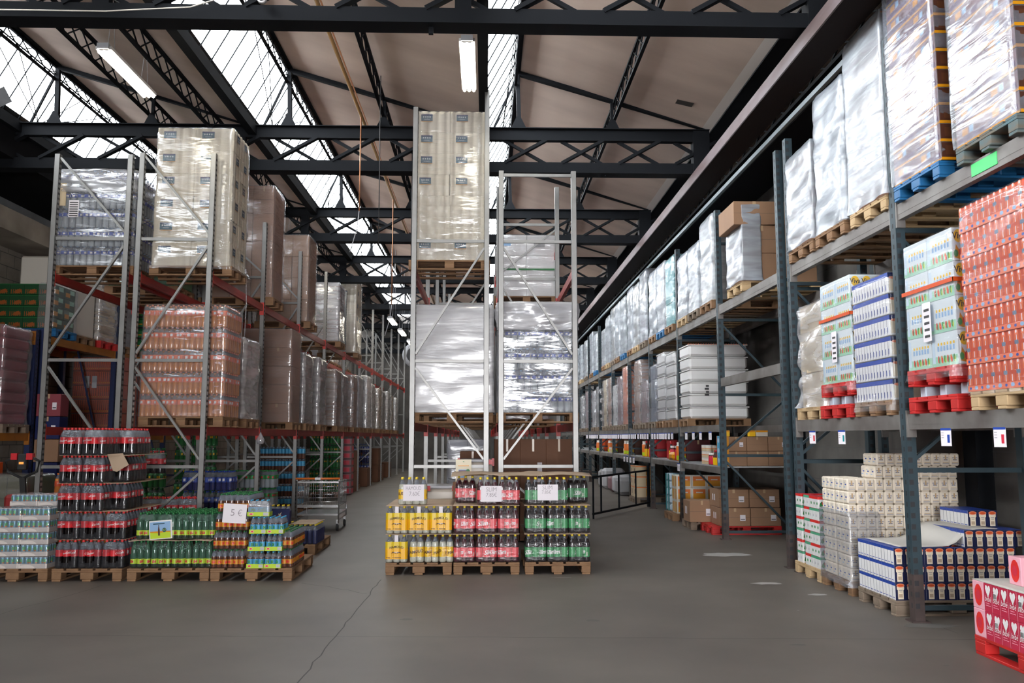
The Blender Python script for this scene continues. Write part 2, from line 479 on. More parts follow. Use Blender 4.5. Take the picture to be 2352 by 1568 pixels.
pts = [on_slope(3.12, 13.3), on_slope(3.38, 13.25), on_slope(3.38, 13.42), on_slope(3.12, 13.47)]
b.poly(pts, 'soot'); struct(b.build('ceiling_hole'))
for k, v in enumerate(VALLEYS):
    w = stroot('window_%d' % (k + 1))
    b = MB()
    b.poly([(v, Y0, VZ), (v, Y1, VZ), (v + RUN, Y1, RZ_), (v + RUN, Y0, RZ_)], 'roof_glass'); b.build('glass_pane', w)
    b = MB()
    y = Y0
    while y < Y1:
        b.bar((v, y, VZ), (v + RUN, y, RZ_), 0.015, 0.016, 'dark_steel'); y += 0.46
    for t in (0.0, 1.0):
        b.bar((v + RUN * t, Y0, VZ + (RZ_ - VZ) * t), (v + RUN * t, Y1, VZ + (RZ_ - VZ) * t), 0.07, 0.07, 'dark_steel')
    b.bar((v + RUN * .84, Y0, VZ + (RZ_ - VZ) * .84), (v + RUN * .84, Y1, VZ + (RZ_ - VZ) * .84), 0.016, 0.02, 'dark_steel')
    b.build('glazing_bar', w)
    b = MB(); b.box(v - .09, Y0, VZ - .16, v + .05, Y1, VZ - .01, 'dark_steel'); struct(b.build('valley_gutter'))

def lattice(b, p, q, depth, n, t=0.03, m='dark_steel', axis=(0, 0, 1)):
    # open web girder: two chords with crossed webs between them
    p = Vector(p); q = Vector(q); d = Vector((0, 0, -depth))
    for o in (Vector((0, 0, 0)), d):
        b.bar(p + o, q + o, t * 1.7, t * 1.4, m)
    for i in range(n):
        a = p + (q - p) * i / n; c = p + (q - p) * (i + 1) / n
        b.bar(a, c + d, t * .55, t * .55, m); b.bar(a + d, c, t * .55, t * .55, m)

def slope_z(v, x): return RZ_ + (VZ - RZ_) * (x - v - RUN) / (PER - RUN)
for v, xs in ((VALLEYS[2], (2.2,)), (VALLEYS[1], (-1.78,)), (VALLEYS[0], (-5.8, -4.62))):
    for x in xs:
        b = MB(); z = slope_z(v, x) - .05
        lattice(b, (x, Y0, z), (x, Y1, z), .30, 130); struct(b.build('roof_purlin'))

TR = [3.7 + 5.22 * k for k in range(-1, 9)]    # roof trusses across the hall
TOP, BOT = 6.82, 6.23
for Y in TR:
    r = stroot('roof_truss')
    near = abs(Y - 8.92) < .3
    b = MB(); b.box(-9.6, Y - .06, TOP - .10, 3.83, Y + .06, TOP + .09, 'dark_steel'); b.box(-9.6, Y - .13, TOP + .085, 3.83, Y + .13, TOP + .1, 'dark_steel'); b.build('top_chord', r)
    b = MB(); b.box(-9.6, Y - .06, BOT - .09, 3.83, Y + .06, BOT + .10, 'dark_steel'); b.box(-9.6, Y - .13, BOT - .105, 3.83, Y + .13, BOT - .09, 'dark_steel'); b.build('bottom_chord', r)
    b = MB(); x = -9.5; i = 0
    while x < 3.7:
        b.bar((x, Y - .03, BOT + .09), (x + .72, Y - .03, TOP - .09), .05, .10, 'dark_steel', (0, 1, 0))
        b.bar((x, Y + .03, TOP - .09), (x + .72, Y + .03, BOT + .09), .05, .05, 'dark_steel', (0, 1, 0))
        x += .98
    for v in VALLEYS: b.box(v - .32, Y - .05, BOT + .09, v - .14, Y + .05, TOP - .09, 'dark_steel')
    b.box(3.55, Y - .1, BOT - .1, 3.83, Y + .1, TOP + .1, 'dark_steel')
    b.build('web_lattice', r)
    b = MB()
    for v in VALLEYS:
        b.bar((v + RUN, Y, RZ_ - .06), (v + PER - .1, Y, VZ + .06), .07, .09, 'dark_steel', (0, 1, 0))
        b.bar((v + RUN + .02, Y, TOP), (v + RUN - .02, Y, RZ_ - .05), .07, .07, 'dark_steel')
        b.bar((v + .1, Y, TOP), (v + RUN - .02, Y, RZ_ - .1), .035, .035, 'dark_steel')
        for xx in (v + PER * .56,):
            b.bar((xx, Y, TOP), (xx, Y, slope_z(v, xx) - .05), .05, .05, 'dark_steel')
            b.poly([(xx - .13, Y - .07, TOP + .09), (xx + .13, Y - .07, TOP + .09), (xx + .03, Y - .07, TOP + .3), (xx - .03, Y - .07, TOP + .3)], 'dark_steel')
        b.poly([(v + RUN - .14, Y - .07, TOP + .09), (v + RUN + .14, Y - .07, TOP + .09), (v + RUN + .03, Y - .07, TOP + .32), (v + RUN - .03, Y - .07, TOP + .32)], 'dark_steel')
    b.build('rafter', r)
    # thin wind braces fanned out under the glazing
    b = MB()
    for v in VALLEYS:
        for dy in (-2.0, -1.1, 1.1, 2.0):
            b.tube([(v + .3, Y, TOP + .1), (v + RUN - .1, Y + dy, RZ_ - .18)], .008, 'dark_steel', 5)
    b.build('wind_brace', r)
for v in VALLEYS:
    b = MB(); lattice(b, (v + RUN - .05, Y0, RZ_ - .05), (v + RUN - .05, Y1, RZ_ - .05), .22, 130, .026); struct(b.build('ridge_girder'))

# crane girder, walkway lattice and cable tray along the right side
b = MB()
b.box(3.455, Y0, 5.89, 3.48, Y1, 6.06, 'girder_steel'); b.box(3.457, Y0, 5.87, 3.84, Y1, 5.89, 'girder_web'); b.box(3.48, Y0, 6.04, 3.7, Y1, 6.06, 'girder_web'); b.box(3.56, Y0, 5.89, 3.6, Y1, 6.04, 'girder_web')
for Y in TR: b.box(3.5, Y - .1, 6.06, 3.7, Y + .1, 6.125, 'dark_steel')
struct(b.build('crane_girder'))
b = MB(); b.box(3.87, Y0, 6.9, 4.2, Y1, 7.3, 'dark_steel'); b.box(3.84, Y0, 6.36, 4.0, Y1, 6.40, 'dark_steel'); struct(b.build('wall_plate'))
b = MB(); lattice(b, (4.52, Y0, 6.86), (4.52, Y1, 6.86), .36, 70, .04); struct(b.build('walkway_girder'))
b = MB(); b.box(4.46, Y0, 6.30, 4.52, Y1, 6.37, 'tray_steel'); struct(b.build('cable_tray'))
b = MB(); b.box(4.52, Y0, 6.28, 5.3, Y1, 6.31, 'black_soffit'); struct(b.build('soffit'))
b = MB(); b.box(3.85, Y0, 7.3, 5.5, Y1, 7.4, 'roof_board'); struct(b.build('ceiling'))
for Y in TR:
    b = MB(); b.box(5.12, Y - .12, 0, 5.3, Y + .12, 6.9, 'dark_steel'); struct(b.build('hall_column'))

def block_wall(name, x, yy0, yy1, z0, z1, side, m='block_wall', bl=0.5, bh=0.25):
    b = MB(); t = 0.2
    b.box(min(x, x + side * t), yy0, z0, max(x, x + side * t), yy1, z1, m)
    e = -side * 0.003
    z = z0 + bh; row = 0
    while z < z1:
        b.poly([(x + e, yy0, z - .006), (x + e, yy1, z - .006), (x + e, yy1, z + .006), (x + e, yy0, z + .006)], 'mortar')
        z += bh
    y = yy0
    while y < yy1:
        row = 0; z = z0
        while z < z1:
            o = bl / 2 * (row % 2)
            b.poly([(x + e, y + o - .006, z), (x + e, y + o + .006, z), (x + e, y + o + .006, min(z + bh, z1)), (x + e, y + o - .006, min(z + bh, z1))], 'mortar')
            z += bh; row += 1
        y += bl
    return struct(b.build(name))
block_wall('wall_right', 5.3, 2, Y1, 0, 6.28, 1)
b = MB(); b.box(5.3, Y0, 0, 5.5, 2, 6.28, 'block_wall'); b.box(5.3, Y0, 6.28, 5.5, Y1, 7.4, 'panel_wall')
for i in range(34): b.box(5.29, Y0 + 1.6 * i, 6.31, 5.3, Y0 + 1.6 * i + .02, 7.3, 'mortar')
struct(b.build('wall_right_upper'))
block_wall('wall_left', -9.45, 8, 34, 0, 5.6, -1, 'block_wall_left')
b = MB(); b.box(-9.65, Y0, 0, -9.45, 8, 8, 'block_wall'); b.box(-9.65, 34, 0, -9.45, Y1, 8, 'block_wall'); b.box(-9.65, 8, 5.6, -9.45, 34, 8.0, 'panel_wall'); struct(b.build('wall_left_upper'))
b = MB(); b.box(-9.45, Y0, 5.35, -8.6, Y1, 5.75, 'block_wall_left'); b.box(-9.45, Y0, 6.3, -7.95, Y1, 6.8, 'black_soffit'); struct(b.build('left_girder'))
block_wall('wall_far', 0, 0, 1, 0, 1, 1) if False else None
b = MB(); b.box(-14, Y1, 0, 9, Y1 + .2, 8.2, 'block_wall'); struct(b.build('wall_far'))
b = MB(); b.box(-14, Y0 - .2, 0, -2.5, Y0, 8.2, 'block_wall'); b.box(2.5, Y0 - .2, 0, 9, Y0, 8.2, 'block_wall'); b.box(-2.5, Y0 - .2, 3.75, 2.5, Y0, 8.2, 'block_wall'); struct(b.build('wall_front'))
b = MB(); b.box(-11.4, Y0, 7.9, -9.4, Y1, 8.0, 'soot'); struct(b.build('ceiling'))

# ------------------------------------------------------------------ pallet racks
def post_mesh(name, h, w, d, m, holes, foot, pitch=.075):
    # slotted upright: front flange towards -y, slots on the faces the aisle sees
    b = MB(); t = .004
    b.box(-w / 2, -d / 2, 0, w / 2, -d / 2 + t, h, m)
    b.box(-w / 2, -d / 2, 0, -w / 2 + t, d / 2, h, m); b.box(w / 2 - t, -d / 2, 0, w / 2, d / 2, h, m)
    b.box(-w / 2, d / 2 - t, 0, w / 2, d / 2, h, m)
    z = .12
    while z < h - .05:
        for s, hx in holes:
            e = .0012
            if s == 'f': b.poly([(hx - pitch * .2, -d / 2 - e, z), (hx + pitch * .2, -d / 2 - e, z), (hx + pitch * .2, -d / 2 - e, z + pitch * .46), (hx - pitch * .2, -d / 2 - e, z + pitch * .46)], 'slot_dark')
            else:
                x = (w / 2 + e) * (1 if s == 'r' else -1)
                b.poly([(x, hx - .012, z), (x, hx + .012, z), (x, hx + .012, z + pitch * .42), (x, hx - .012, z + pitch * .42)], 'slot_dark')
        z += pitch
    b.box(-w * .9, -d * .7, 0, w * .9, d * .7, .012, foot)
    if foot == 'rust_steel': b.box(-w / 2 - .0006, -d / 2 - .0006, .012, w / 2 + .0006, d / 2 + .0006, .42, foot)
    return b.mesh(name)

def rack(name, label, x0, x1, frames, levels, cfg, skip=()):
    # frames: [(y, height)], levels: [(z_top, first bay, last bay)]
    r = thing(name, label, 'pallet rack', ((x0 + x1) / 2, frames[0][0], 0))
    X0, YY = (x0 + x1) / 2, frames[0][0]
    pw, pd = cfg['post']; cache = {}
    def L(x, y, z): return (x - X0, y - YY, z)
    for y, h in frames:
        for x, sd in ((x0, 'l'), (x1, 'r')):
            hh = h if not isinstance(h, tuple) else (h[0] if sd == 'l' else h[1])
            if (hh, sd) not in cache: cache[hh, sd] = post_mesh('upright', hh, pw, pd, cfg['m'], cfg['holes'][sd], cfg['foot'], cfg.get('pitch', .075))
            put('upright', cache[hh, sd], r, L(x, y, 0))
        hm = min(h) if isinstance(h, tuple) else h
        zs = [z for z in cfg['rungs'] if z < hm - .05]
        for z in zs:
            b = MB(); b.box(-(x1 - x0) / 2 + pw / 2, -.018, -.022, (x1 - x0) / 2 - pw / 2, .018, .022, cfg['bm']); b.build('horizontal_brace', r, L(X0, y, z))
        d = cfg['flip']
        edges = [cfg.get('z0', .15)] + zs + ([hm + .1] if cfg.get('top') else [])
        for i, (a, c) in enumerate(zip(edges, edges[1:])):
            if c - a < .4 or (frames.index((y, h)), i) in cfg.get('nodiag', ()): continue
            b = MB(); s = 1 if (i % 2 == 0) == d else -1
            b.bar((-s * ((x1 - x0) / 2 - pw / 2), 0.0, a + .1), (s * ((x1 - x0) / 2 - pw / 2), 0.0, min(c - .1, hm - .05)), .03, .042, cfg['bm'], (0, 1, 0))
            b.build('diagonal_brace', r, L(X0, y, 0))
    for z, k0, k1, bh in levels:
        for k in range(k0, k1 + 1):
            ya, yb = frames[k][0], frames[k + 1][0]; l = yb - ya - pd
            for x, s in ((x0, -1), (x1, 1)):
                if (z, k, s) in skip: continue
                b = MB(); w = cfg['bw']
                b.box(-w / 2, -l / 2, -bh, w / 2, l / 2, 0, cfg['beam'])
                b.box(-w / 2 - s * 0 + (w / 2 if s > 0 else -w / 2) * 0 - .002 * (1), -l / 2, -bh * .68, w / 2 + .002, l / 2, -bh * .32, cfg['beam2'])
                o = b.build('beam', r, L(x, (ya + yb) / 2, z))
                for e in (-1, 1):
                    c = MB(); c.box(-w / 2 - .012, -.028, -bh - .07, w / 2 + .012, .028, .035, cfg['clip']); c.build('beam_connector', o, (0, e * (l / 2 + .004), 0))
    return r

GALV = dict(post=(.075, .07), m='galv_steel', bm='galv_steel', holes={'l': (('r', -.015), ('r', .015)), 'r': (('r', -.015), ('r', .015))}, foot='galv_steel', rungs=(1.24, 2.74, 4.5, 6.48), flip=False, bw=.05, beam='red_paint', beam2='red_paint', clip='red_bright')
FR = [12.2 + 2.93 * k for k in range(11)]
gl = dict(GALV); gl['flip'] = True; gl['top'] = True
rack('pallet_rack', 'silver pallet rack with red beams, second row in from the hall\'s block wall', -6.25, -5.2, [(y, 5.75) for y in FR[:8]], [(1.80, 0, 6, .12), (4.0, 0, 6, .12)], gl)
rack('pallet_rack', 'long silver pallet rack with red beams behind the cola and tea pallets', -5.03, -4.0, [(FR[0], 5.78), (FR[1], 5.5), (FR[2], 5.62)] + [(y, 5.75) for y in FR[3:5]] + [(y, 6.35) for y in FR[5:]], [(1.80, 0, 9, .12), (4.0, 0, 9, .12)], gl)
gc = dict(GALV); gc['flip'] = True
rack('pallet_rack', 'silver pallet rack carrying the tall tissue tower behind the yellow soda packs', -1.06, 0.0, [(FR[0], (6.52, 6.8))] + [(y, 5.7) for y in FR[1:8]], [(1.86, 0, 6, .12), (4.1, 0, 6, .12)], gc)
gd = dict(GALV); gd['flip'] = False; gd['nodiag'] = {(0, 3)}
gd['rungs'] = (1.24, 2.74, 4.5, 5.5)
rack('pallet_rack', 'silver pallet rack behind the green and red soda packs', .21, 1.28, [(FR[0], 5.56), (FR[1], 6.2), (FR[2], 5.75)] + [(y, 5.7) for y in FR[3:8]], [(1.86, 0, 6, .12), (4.1, 0, 6, .12), (5.05, 1, 1, .12)], gd)
TEAL = dict(post=(.09, .1), m='teal_paint', bm='teal_paint', holes={'l': (('f', -.018), ('l', 0)), 'r': (('f', 0),)}, foot='rust_steel', rungs=(.12, 1.35, 2.35, 3.6, 4.9), flip=True, bw=.06, beam='worn_steel', beam2='worn_steel', clip='worn_steel', pitch=.1, z0=.15)
NF = [4.85, 7.78, 10.58]
RF = [10.95 + 3.01 * k for k in range(12)]
rack('pallet_rack', 'heavy worn teal pallet rack with grey beams, nearest one along the wall', 3.9, 4.98, [(y, 5.5) for y in NF], [(1.86, 0, 1, .14), (3.83, 0, 1, .15)], dict(TEAL, nodiag={(0, 1), (1, 1)}))
rr = rack('pallet_rack', 'long teal pallet rack with a goods shelf and price cards along the crane girder', 3.9, 4.98, [(y, 5.47) for y in RF], [(1.86, 1, 10, .12), (3.83, 0, 10, .15), (1.15, 1, 10, .1)], TEAL)
b = MB(); b.box(-.03, -1.45, -.07, .03, 1.45, .07, 'worn_steel'); b.build('beam', rr, (3.9 - 4.44, 1.5, 2.55))
for k in range(1, 10):
    b = MB(); b.box(-.55, -1.44, 0, .55, 1.44, .02, 'shelf_board'); b.build('shelf_board', rr, (0, 1.505 + 3.01 * k, 1.152))
BLUE = dict(post=(.1, .1), m='blue_paint', bm='blue_paint', holes={'l': (), 'r': (('r', 0),)}, foot='blue_paint', rungs=(.6, 4.6), flip=True, bw=.06, beam='orange_paint', beam2='orange_paint', clip='orange_paint')
rack('pallet_rack', 'blue pallet rack with orange beams at the near end of the block wall', -9.1, -8.0, [(12.35, 5.0), (15.2, 3.55)], [(1.72, 0, 0, .13), (3.48, 0, 0, .14)], BLUE)
rack('pallet_rack', 'blue pallet rack with orange beams holding the green juice boxes', -9.1, -8.0, [(15.5, 3.6), (18.45, 5.0), (21.4, 5.0), (24.35, 5.0)], [(1.72, 0, 2, .13), (3.48, 0, 2, .14)], BLUE)
# ------------------------------------------------------------------ pallets
ORD = ['first', 'second', 'third', 'fourth', 'fifth', 'sixth', 'seventh', 'eighth', 'ninth', 'tenth', 'eleventh', 'twelfth']
LAY = ['bottom', 'second', 'third', 'fourth', 'fifth', 'sixth', 'seventh', 'eighth']
_pal = {}
def pallet_meshes(w, l, m):
    k = (round(w, 2), round(l, 2), m)
    if k in _pal: return _pal[k]
    d = MB(); n = 5; bw = w * .17
    for i in range(n):
        x = -w / 2 + bw / 2 + (w - bw) * i / (n - 1); d.cbox(x - bw / 2, -l / 2, .122, x + bw / 2, l / 2, .144, m, .003)
    for y in (-l / 2 + .07, 0, l / 2 - .07): d.cbox(-w / 2, y - .07, .100, w / 2, y + .07, .122, m, .003)
    bl = MB(); bl.cbox(-.055, -.07, .0, .055, .07, .078, m, .006)
    bc = MB(); bc.cbox(-.075, -.07, .0, .075, .07, .078, m, .006)
    r = MB(); r.cbox(-.05, -l / 2, 0, .05, l / 2, .022, m, .003)
    allm = MB()
    for i in range(n):
        x = -w / 2 + bw / 2 + (w - bw) * i / (n - 1); allm.box(x - bw / 2, -l / 2, .122, x + bw / 2, l / 2, .144, m)
    for y in (-l / 2 + .07, 0, l / 2 - .07):
        allm.box(-w / 2, y - .07, .100, w / 2, y + .07, .122, m)
        for x in (-w / 2 + .055, 0, w / 2 - .055): allm.box(x - .055, y - .07, .022, x + .055, y + .07, .1, m)
    for x in (-w / 2 + .055, 0, w / 2 - .055): allm.box(x - .05, -l / 2, 0, x + .05, l / 2, .022, m)
    _pal[k] = (d.mesh('deck'), bl.mesh('block'), bc.mesh('block'), r.mesh('runner'), allm.mesh('pallet'))
    return _pal[k]

def pallet(x, y, z, label, m='pallet_wood', w=.8, l=1.2, rz=0.0, near=True, group='pallets'):
    dk, bl, bc, rn, al = pallet_meshes(w, l, m)
    nm = 'plastic_pallet' if m in ('pallet_red_plastic',) else 'pallet'
    if not near:
        o = put(nm, al, None, (x, y, z), rz); return tag(o, label, 'pallet', group)
    r = thing(nm, label, 'pallet', (x, y, z), rz, group)
    put('deck', dk, r)
    for yy in (-l / 2 + .07, 0, l / 2 - .07):
        for xx in (-w / 2 + .055, 0, w / 2 - .055): put('block', bl if xx else bc, r, (xx, yy, .022))
    for xx in (-w / 2 + .055, 0, w / 2 - .055): put('runner', rn, r, (xx, 0, 0))
    return r

# ------------------------------------------------------------------ bottles
BK = {   # radius, height, liquid, neck, cap, label (z0, z1 as share of height), label material, fill share, text, text material
    'cola': (.0435, .318, 'cola', 'clearneck', 'cap_red', (.42, .66), 'label_red', .74, 'Coca-Cola', 'white'),
    'cherry': (.0435, .328, 'cherry', 'clearneck', 'cap_yellow', (.18, .53), 'label_coral', .86, 'Slim', 'white'),
    'darkgreen': (.0435, .328, 'darksoda', 'clearneck', 'cap_yellow', (.18, .53), 'label_green', .86, 'Slim', 'white'),
    'lemon': (.0435, .328, 'lemonade', 'clearneck', 'cap_yellow', (.2, .56), 'yellow', .78, 'HAMOUD', 'brown'),
    'apple': (.0385, .305, 'greenglass', 'greenneck', 'leaf', (.15, .34), 'lime', .60, '', 'red'),
    'icetea': (.0315, .205, 'tea', 'clearneck', 'leaf', (.2, .46), 'gold', .72, '', 'scarlet'),
    'bluetea': (.0315, .185, 'tea', 'clearneck', 'skyblue', (.2, .56), 'skyblue', .72, '', 'green'),
    'orange': (.0425, .325, 'juice', 'clearneck', 'salmon', (.52, .74), 'label_orange', .8, '', 'white'),
    'water': (.0435, .30, 'water', 'clearneck', 'lightblue', (.55, .72), 'blue', .8, '', 'white'),
    'blue': (.0435, .31, 'bluesoda', 'clearneck', 'blue', (.42, .68), 'blue', .74, '', 'white'),
    'energy': (.036, .27, 'navy', 'clearneck', 'cap_yellow', (.2, .7), 'navy', .74, '', 'red'),
    'lime': (.0435, .31, 'water', 'clearneck', 'green', (.5, .72), 'green', .74, '', 'red'),
    'sprite': (.0435, .32, 'greensoda', 'greenneck', 'green', (.42, .66), 'leaf', .8, '', 'yellow'),
    'beer': (.033, .25, 'tea', 'clearneck', 'lightblue', (.45, .85), 'skyblue', .6, '', 'white'),
    'fanta': (.0435, .32, 'juice', 'clearneck', 'orange', (.42, .66), 'deeporange', .8, '', 'green'),
}
_bm = {}
def bottle_meshes(kind):
    if kind in _bm: return _bm[kind]
    r, h, liq, neck, cap, (l0, l1), lm, fill, txt, tm = BK[kind]
    def prof(lab):
        P = [(r * .80, 0, liq), (r * .98, h * .03, liq), (r, h * .08, liq)]
        if kind == 'cola': P += [(r * .96, h * .28, liq), (r * .95, h * .36, liq)]
        if lab: P += [(r * .985, h * l0, liq), (r * 1.0, h * l0 + .001, lm), (r * 1.0, h * l1 - .001, lm), (r * .985, h * l1, lm)]
        else: P += [(r * .97, h * l0, liq), (r * .97, h * l1, liq)]
        sh = max(l1, .62)
        pts = [(r * .97, sh), (r * .84, sh + (1 - sh) * .32), (r * .58, sh + (1 - sh) * .56), (r * .36, sh + (1 - sh) * .72), (r * .32, .93)]
        for q, zz in pts:
            P.append((q, h * zz, liq if zz <= fill + .001 else neck))
        return P
    P = prof(False); b = MB(); b.lathe(P + [(r * .32, h * .945, neck)], 14); body = b.mesh('bottle')
    P = prof(True); f = MB(); f.lathe(P + [(r * .34, h * .931, cap), (r * .34, h, cap)], 12)
    if lm and kind in ('apple', 'icetea', 'bluetea', 'orange', 'water', 'lime', 'blue', 'cola', 'sprite'):
        zc = h * (l0 + l1) / 2; hh = h * (l1 - l0) * .28
        for a0 in (-PI / 2, PI / 6, PI * 5 / 6):
            da = .38 if kind != 'cola' else .5
            f.poly([((r + .0012) * math.cos(a0 + s * da), (r + .0012) * math.sin(a0 + s * da), zc + t * hh) for s, t in ((-1, -1), (-.4, -1), (.3, -.8), (1, -.9), (1, .9), (.3, 1), (-.4, .8), (-1, 1))], tm)
    full = f.mesh('bottle')
    L = MB(); n = 14; z0, z1 = h * l0, h * l1; k = L.mi(lm); base = 0
    for z in (z0, z1):
        for j in range(n): L.v.append(((r + .0006) * math.cos(2 * PI * j / n), (r + .0006) * math.sin(2 * PI * j / n), z))
    for j in range(n): L.f.append((j, (j + 1) % n, n + (j + 1) % n, n + j)); L.m.append(k); L.sm.append(True)
    if txt:
        vs, fs = text_geo(txt, .03, .25 if txt != 'HAMOUD' else 0)
        w = max(v[0] for v in vs) - min(v[0] for v in vs); sc = (z1 - z0) * (.62 if txt == 'Slim' else .42)
        ww = w * sc
        def bend(v):
            a = -PI / 2 + v[0] * sc / r
            return ((r + .002) * math.cos(a), (r + .002) * math.sin(a), (z0 + z1) / 2 + (v[1] - .32) * sc + v[0] * sc * .12)
        for rep in ((0,) if txt != 'Coca-Cola' else (0,)): L.add(vs, fs, tm, bend)
        if txt == 'Slim':
            for q in range(5):
                a = -PI / 2 + 1.6 + .02 * q
                L.poly([((r + .0015) * math.cos(a2), (r + .0015) * math.sin(a2), z0 + zz) for a2, zz in ((a, .014 + .009 * q), (a + .5, .014 + .009 * q), (a + .5, .019 + .009 * q), (a, .019 + .009 * q))], 'offwhite')
    else:
        zc = (z0 + z1) / 2; hh = (z1 - z0) * .32
        for a0 in (-PI / 2, PI / 6, PI * 5 / 6):
            L.poly([((r + .0016) * math.cos(a0 + s * .5), (r + .0016) * math.sin(a0 + s * .5), zc + t * hh) for s, t in ((-1, -1), (-.4, -1), (.3, -.6), (1, -.9), (1, .6), (.3, 1), (-.4, .7), (-1, .9))], tm)
    lab = L.mesh('label')
    c = MB(); c.lathe([(r * .34, h * .925, cap), (r * .36, h * .93, cap), (r * .36, h * .99, cap), (r * .3, h, cap)], 10); cp = c.mesh('cap')
    _bm[kind] = (body, full, lab, cp)
    return _bm[kind]

# ------------------------------------------------------------------ films
def ring(w, d, r, npts):
    # points round a rounded rectangle, evenly spread
    out = []
    segs = [((-w / 2 + r, -d / 2), (w / 2 - r, -d / 2)), 0, ((w / 2, -d / 2 + r), (w / 2, d / 2 - r)), 1, ((w / 2 - r, d / 2), (-w / 2 + r, d / 2)), 2, ((-w / 2, d / 2 - r), (-w / 2, -d / 2 + r)), 3]
    cen = [(w / 2 - r, -d / 2 + r), (w / 2 - r, d / 2 - r), (-w / 2 + r, d / 2 - r), (-w / 2 + r, -d / 2 + r)]
    per = 2 * (w + d)
    for s in segs:
        if isinstance(s, int):
            for i in range(1, 4):
                a = -PI / 2 + s * PI / 2 + PI / 2 * i / 4
                out.append((cen[s][0] + r * math.cos(a), cen[s][1] + r * math.sin(a), math.cos(a), math.sin(a)))
        else:
            (xa, ya), (xb, yb) = s
            l = math.hypot(xb - xa, yb - ya); n = max(2, int(npts * l / per)); dx, dy = (xb - xa) / l, (yb - ya) / l
            for i in range(n + 1): out.append((xa + (xb - xa) * i / n, ya + (yb - ya) * i / n, dy, -dx))
    return out

_pf = {}
def pack_film(kind, nx, ny, m, hole):
    k = (kind, nx, ny, m, hole)
    if k in _pf: return _pf[k]
    r, h = BK[kind][0], BK[kind][1]
    w, d = nx * 2 * r + .006, ny * 2 * r + .006
    R = ring(w, d, r * .75, 84); n = len(R); rows = []
    for t, ins in ((0.0, .25), (.02, 0), (.08, 0), (.14, 0), (.2, 0), (.26, 0), (.32, 0), (.38, 0), (.44, 0), (.5, 0), (.56, 0), (.62, .0), (.68, .1), (.76, .3), (.84, .62), (.92, .95)):
        rows.append((h * t, r * ins))
    b = MB(); km = b.mi(m)
    for z, ins in rows:
        for x, y, ax, ay in R:
            b.v.append((x - ax * ins, y - ay * ins, z + .001))
    for i in range(len(rows) - 1):
        for j in range(n):
            q = (i * n + j, i * n + (j + 1) % n, (i + 1) * n + (j + 1) % n, (i + 1) * n + j)
            if hole:
                c = [sum(b.v[a][ii] for a in q) / 4 for ii in range(3)]
                if abs(abs(c[1]) - d / 2) < .004 and (c[0] / (w * .27)) ** 2 + ((c[2] - h * .40) / (h * .215)) ** 2 < 1: continue
            b.f.append(q); b.m.append(km); b.sm.append(True)
    _pf[k] = b.mesh('shrink_film')
    return _pf[k]

_sh = {}
def film_shell(w, d, h, m, amp=.012, bands=5, seed=0, r=.05, flare=.0, top=True, skirt=0.0, name='stretch_film', rows=22, npts=64, puff=.0):
    # wrinkled stretch film round a load: bulges per layer, gathered at the top, loose at the foot
    R = ring(w, d, r, npts); n = len(R); b = MB(); k = b.mi(m)
    for i in range(rows + 1):
        t = i / rows; z = -skirt + (h + skirt) * t
        for x, y, ax, ay in R:
            q = noise.noise(Vector((x * 2.2 + seed * 3.1, y * 2.2, z * 6.0))) * amp * 1.5 + noise.noise(Vector((x * 7 + seed, y * 7, z * 19))) * amp * .6
            q += amp * .7 * abs(math.sin(PI * bands * max(z, 0) / h)) + puff * math.sin(PI * min(max(t, 0), 1))
            if z < h * .06: q += flare * (1 - z / (h * .06)) * (0.6 + .8 * noise.noise(Vector((x * 4, y * 4, seed))))
            if t > .96: q -= .02
            b.v.append((x + ax * q, y + ay * q, z))
    for i in range(rows):
        for j in range(n):
            b.f.append((i * n + j, i * n + (j + 1) % n, (i + 1) * n + (j + 1) % n, (i + 1) * n + j)); b.m.append(k); b.sm.append(True)
    if top:
        base = rows * n
        for s, dz in ((.8, .012), (.4, .004)):
            o = len(b.v)
            for x, y, ax, ay in R:
                b.v.append((x * s, y * s, h + dz + .012 * noise.noise(Vector((x * 5, y * 5, seed + s)))))
            for j in range(n):
                b.f.append((base + j, base + (j + 1) % n, o + (j + 1) % n, o + j)); b.m.append(k); b.sm.append(True)
            base = o
        b.f.append(tuple(base + j for j in range(n))); b.m.append(k); b.sm.append(True)
    return b.mesh(name)

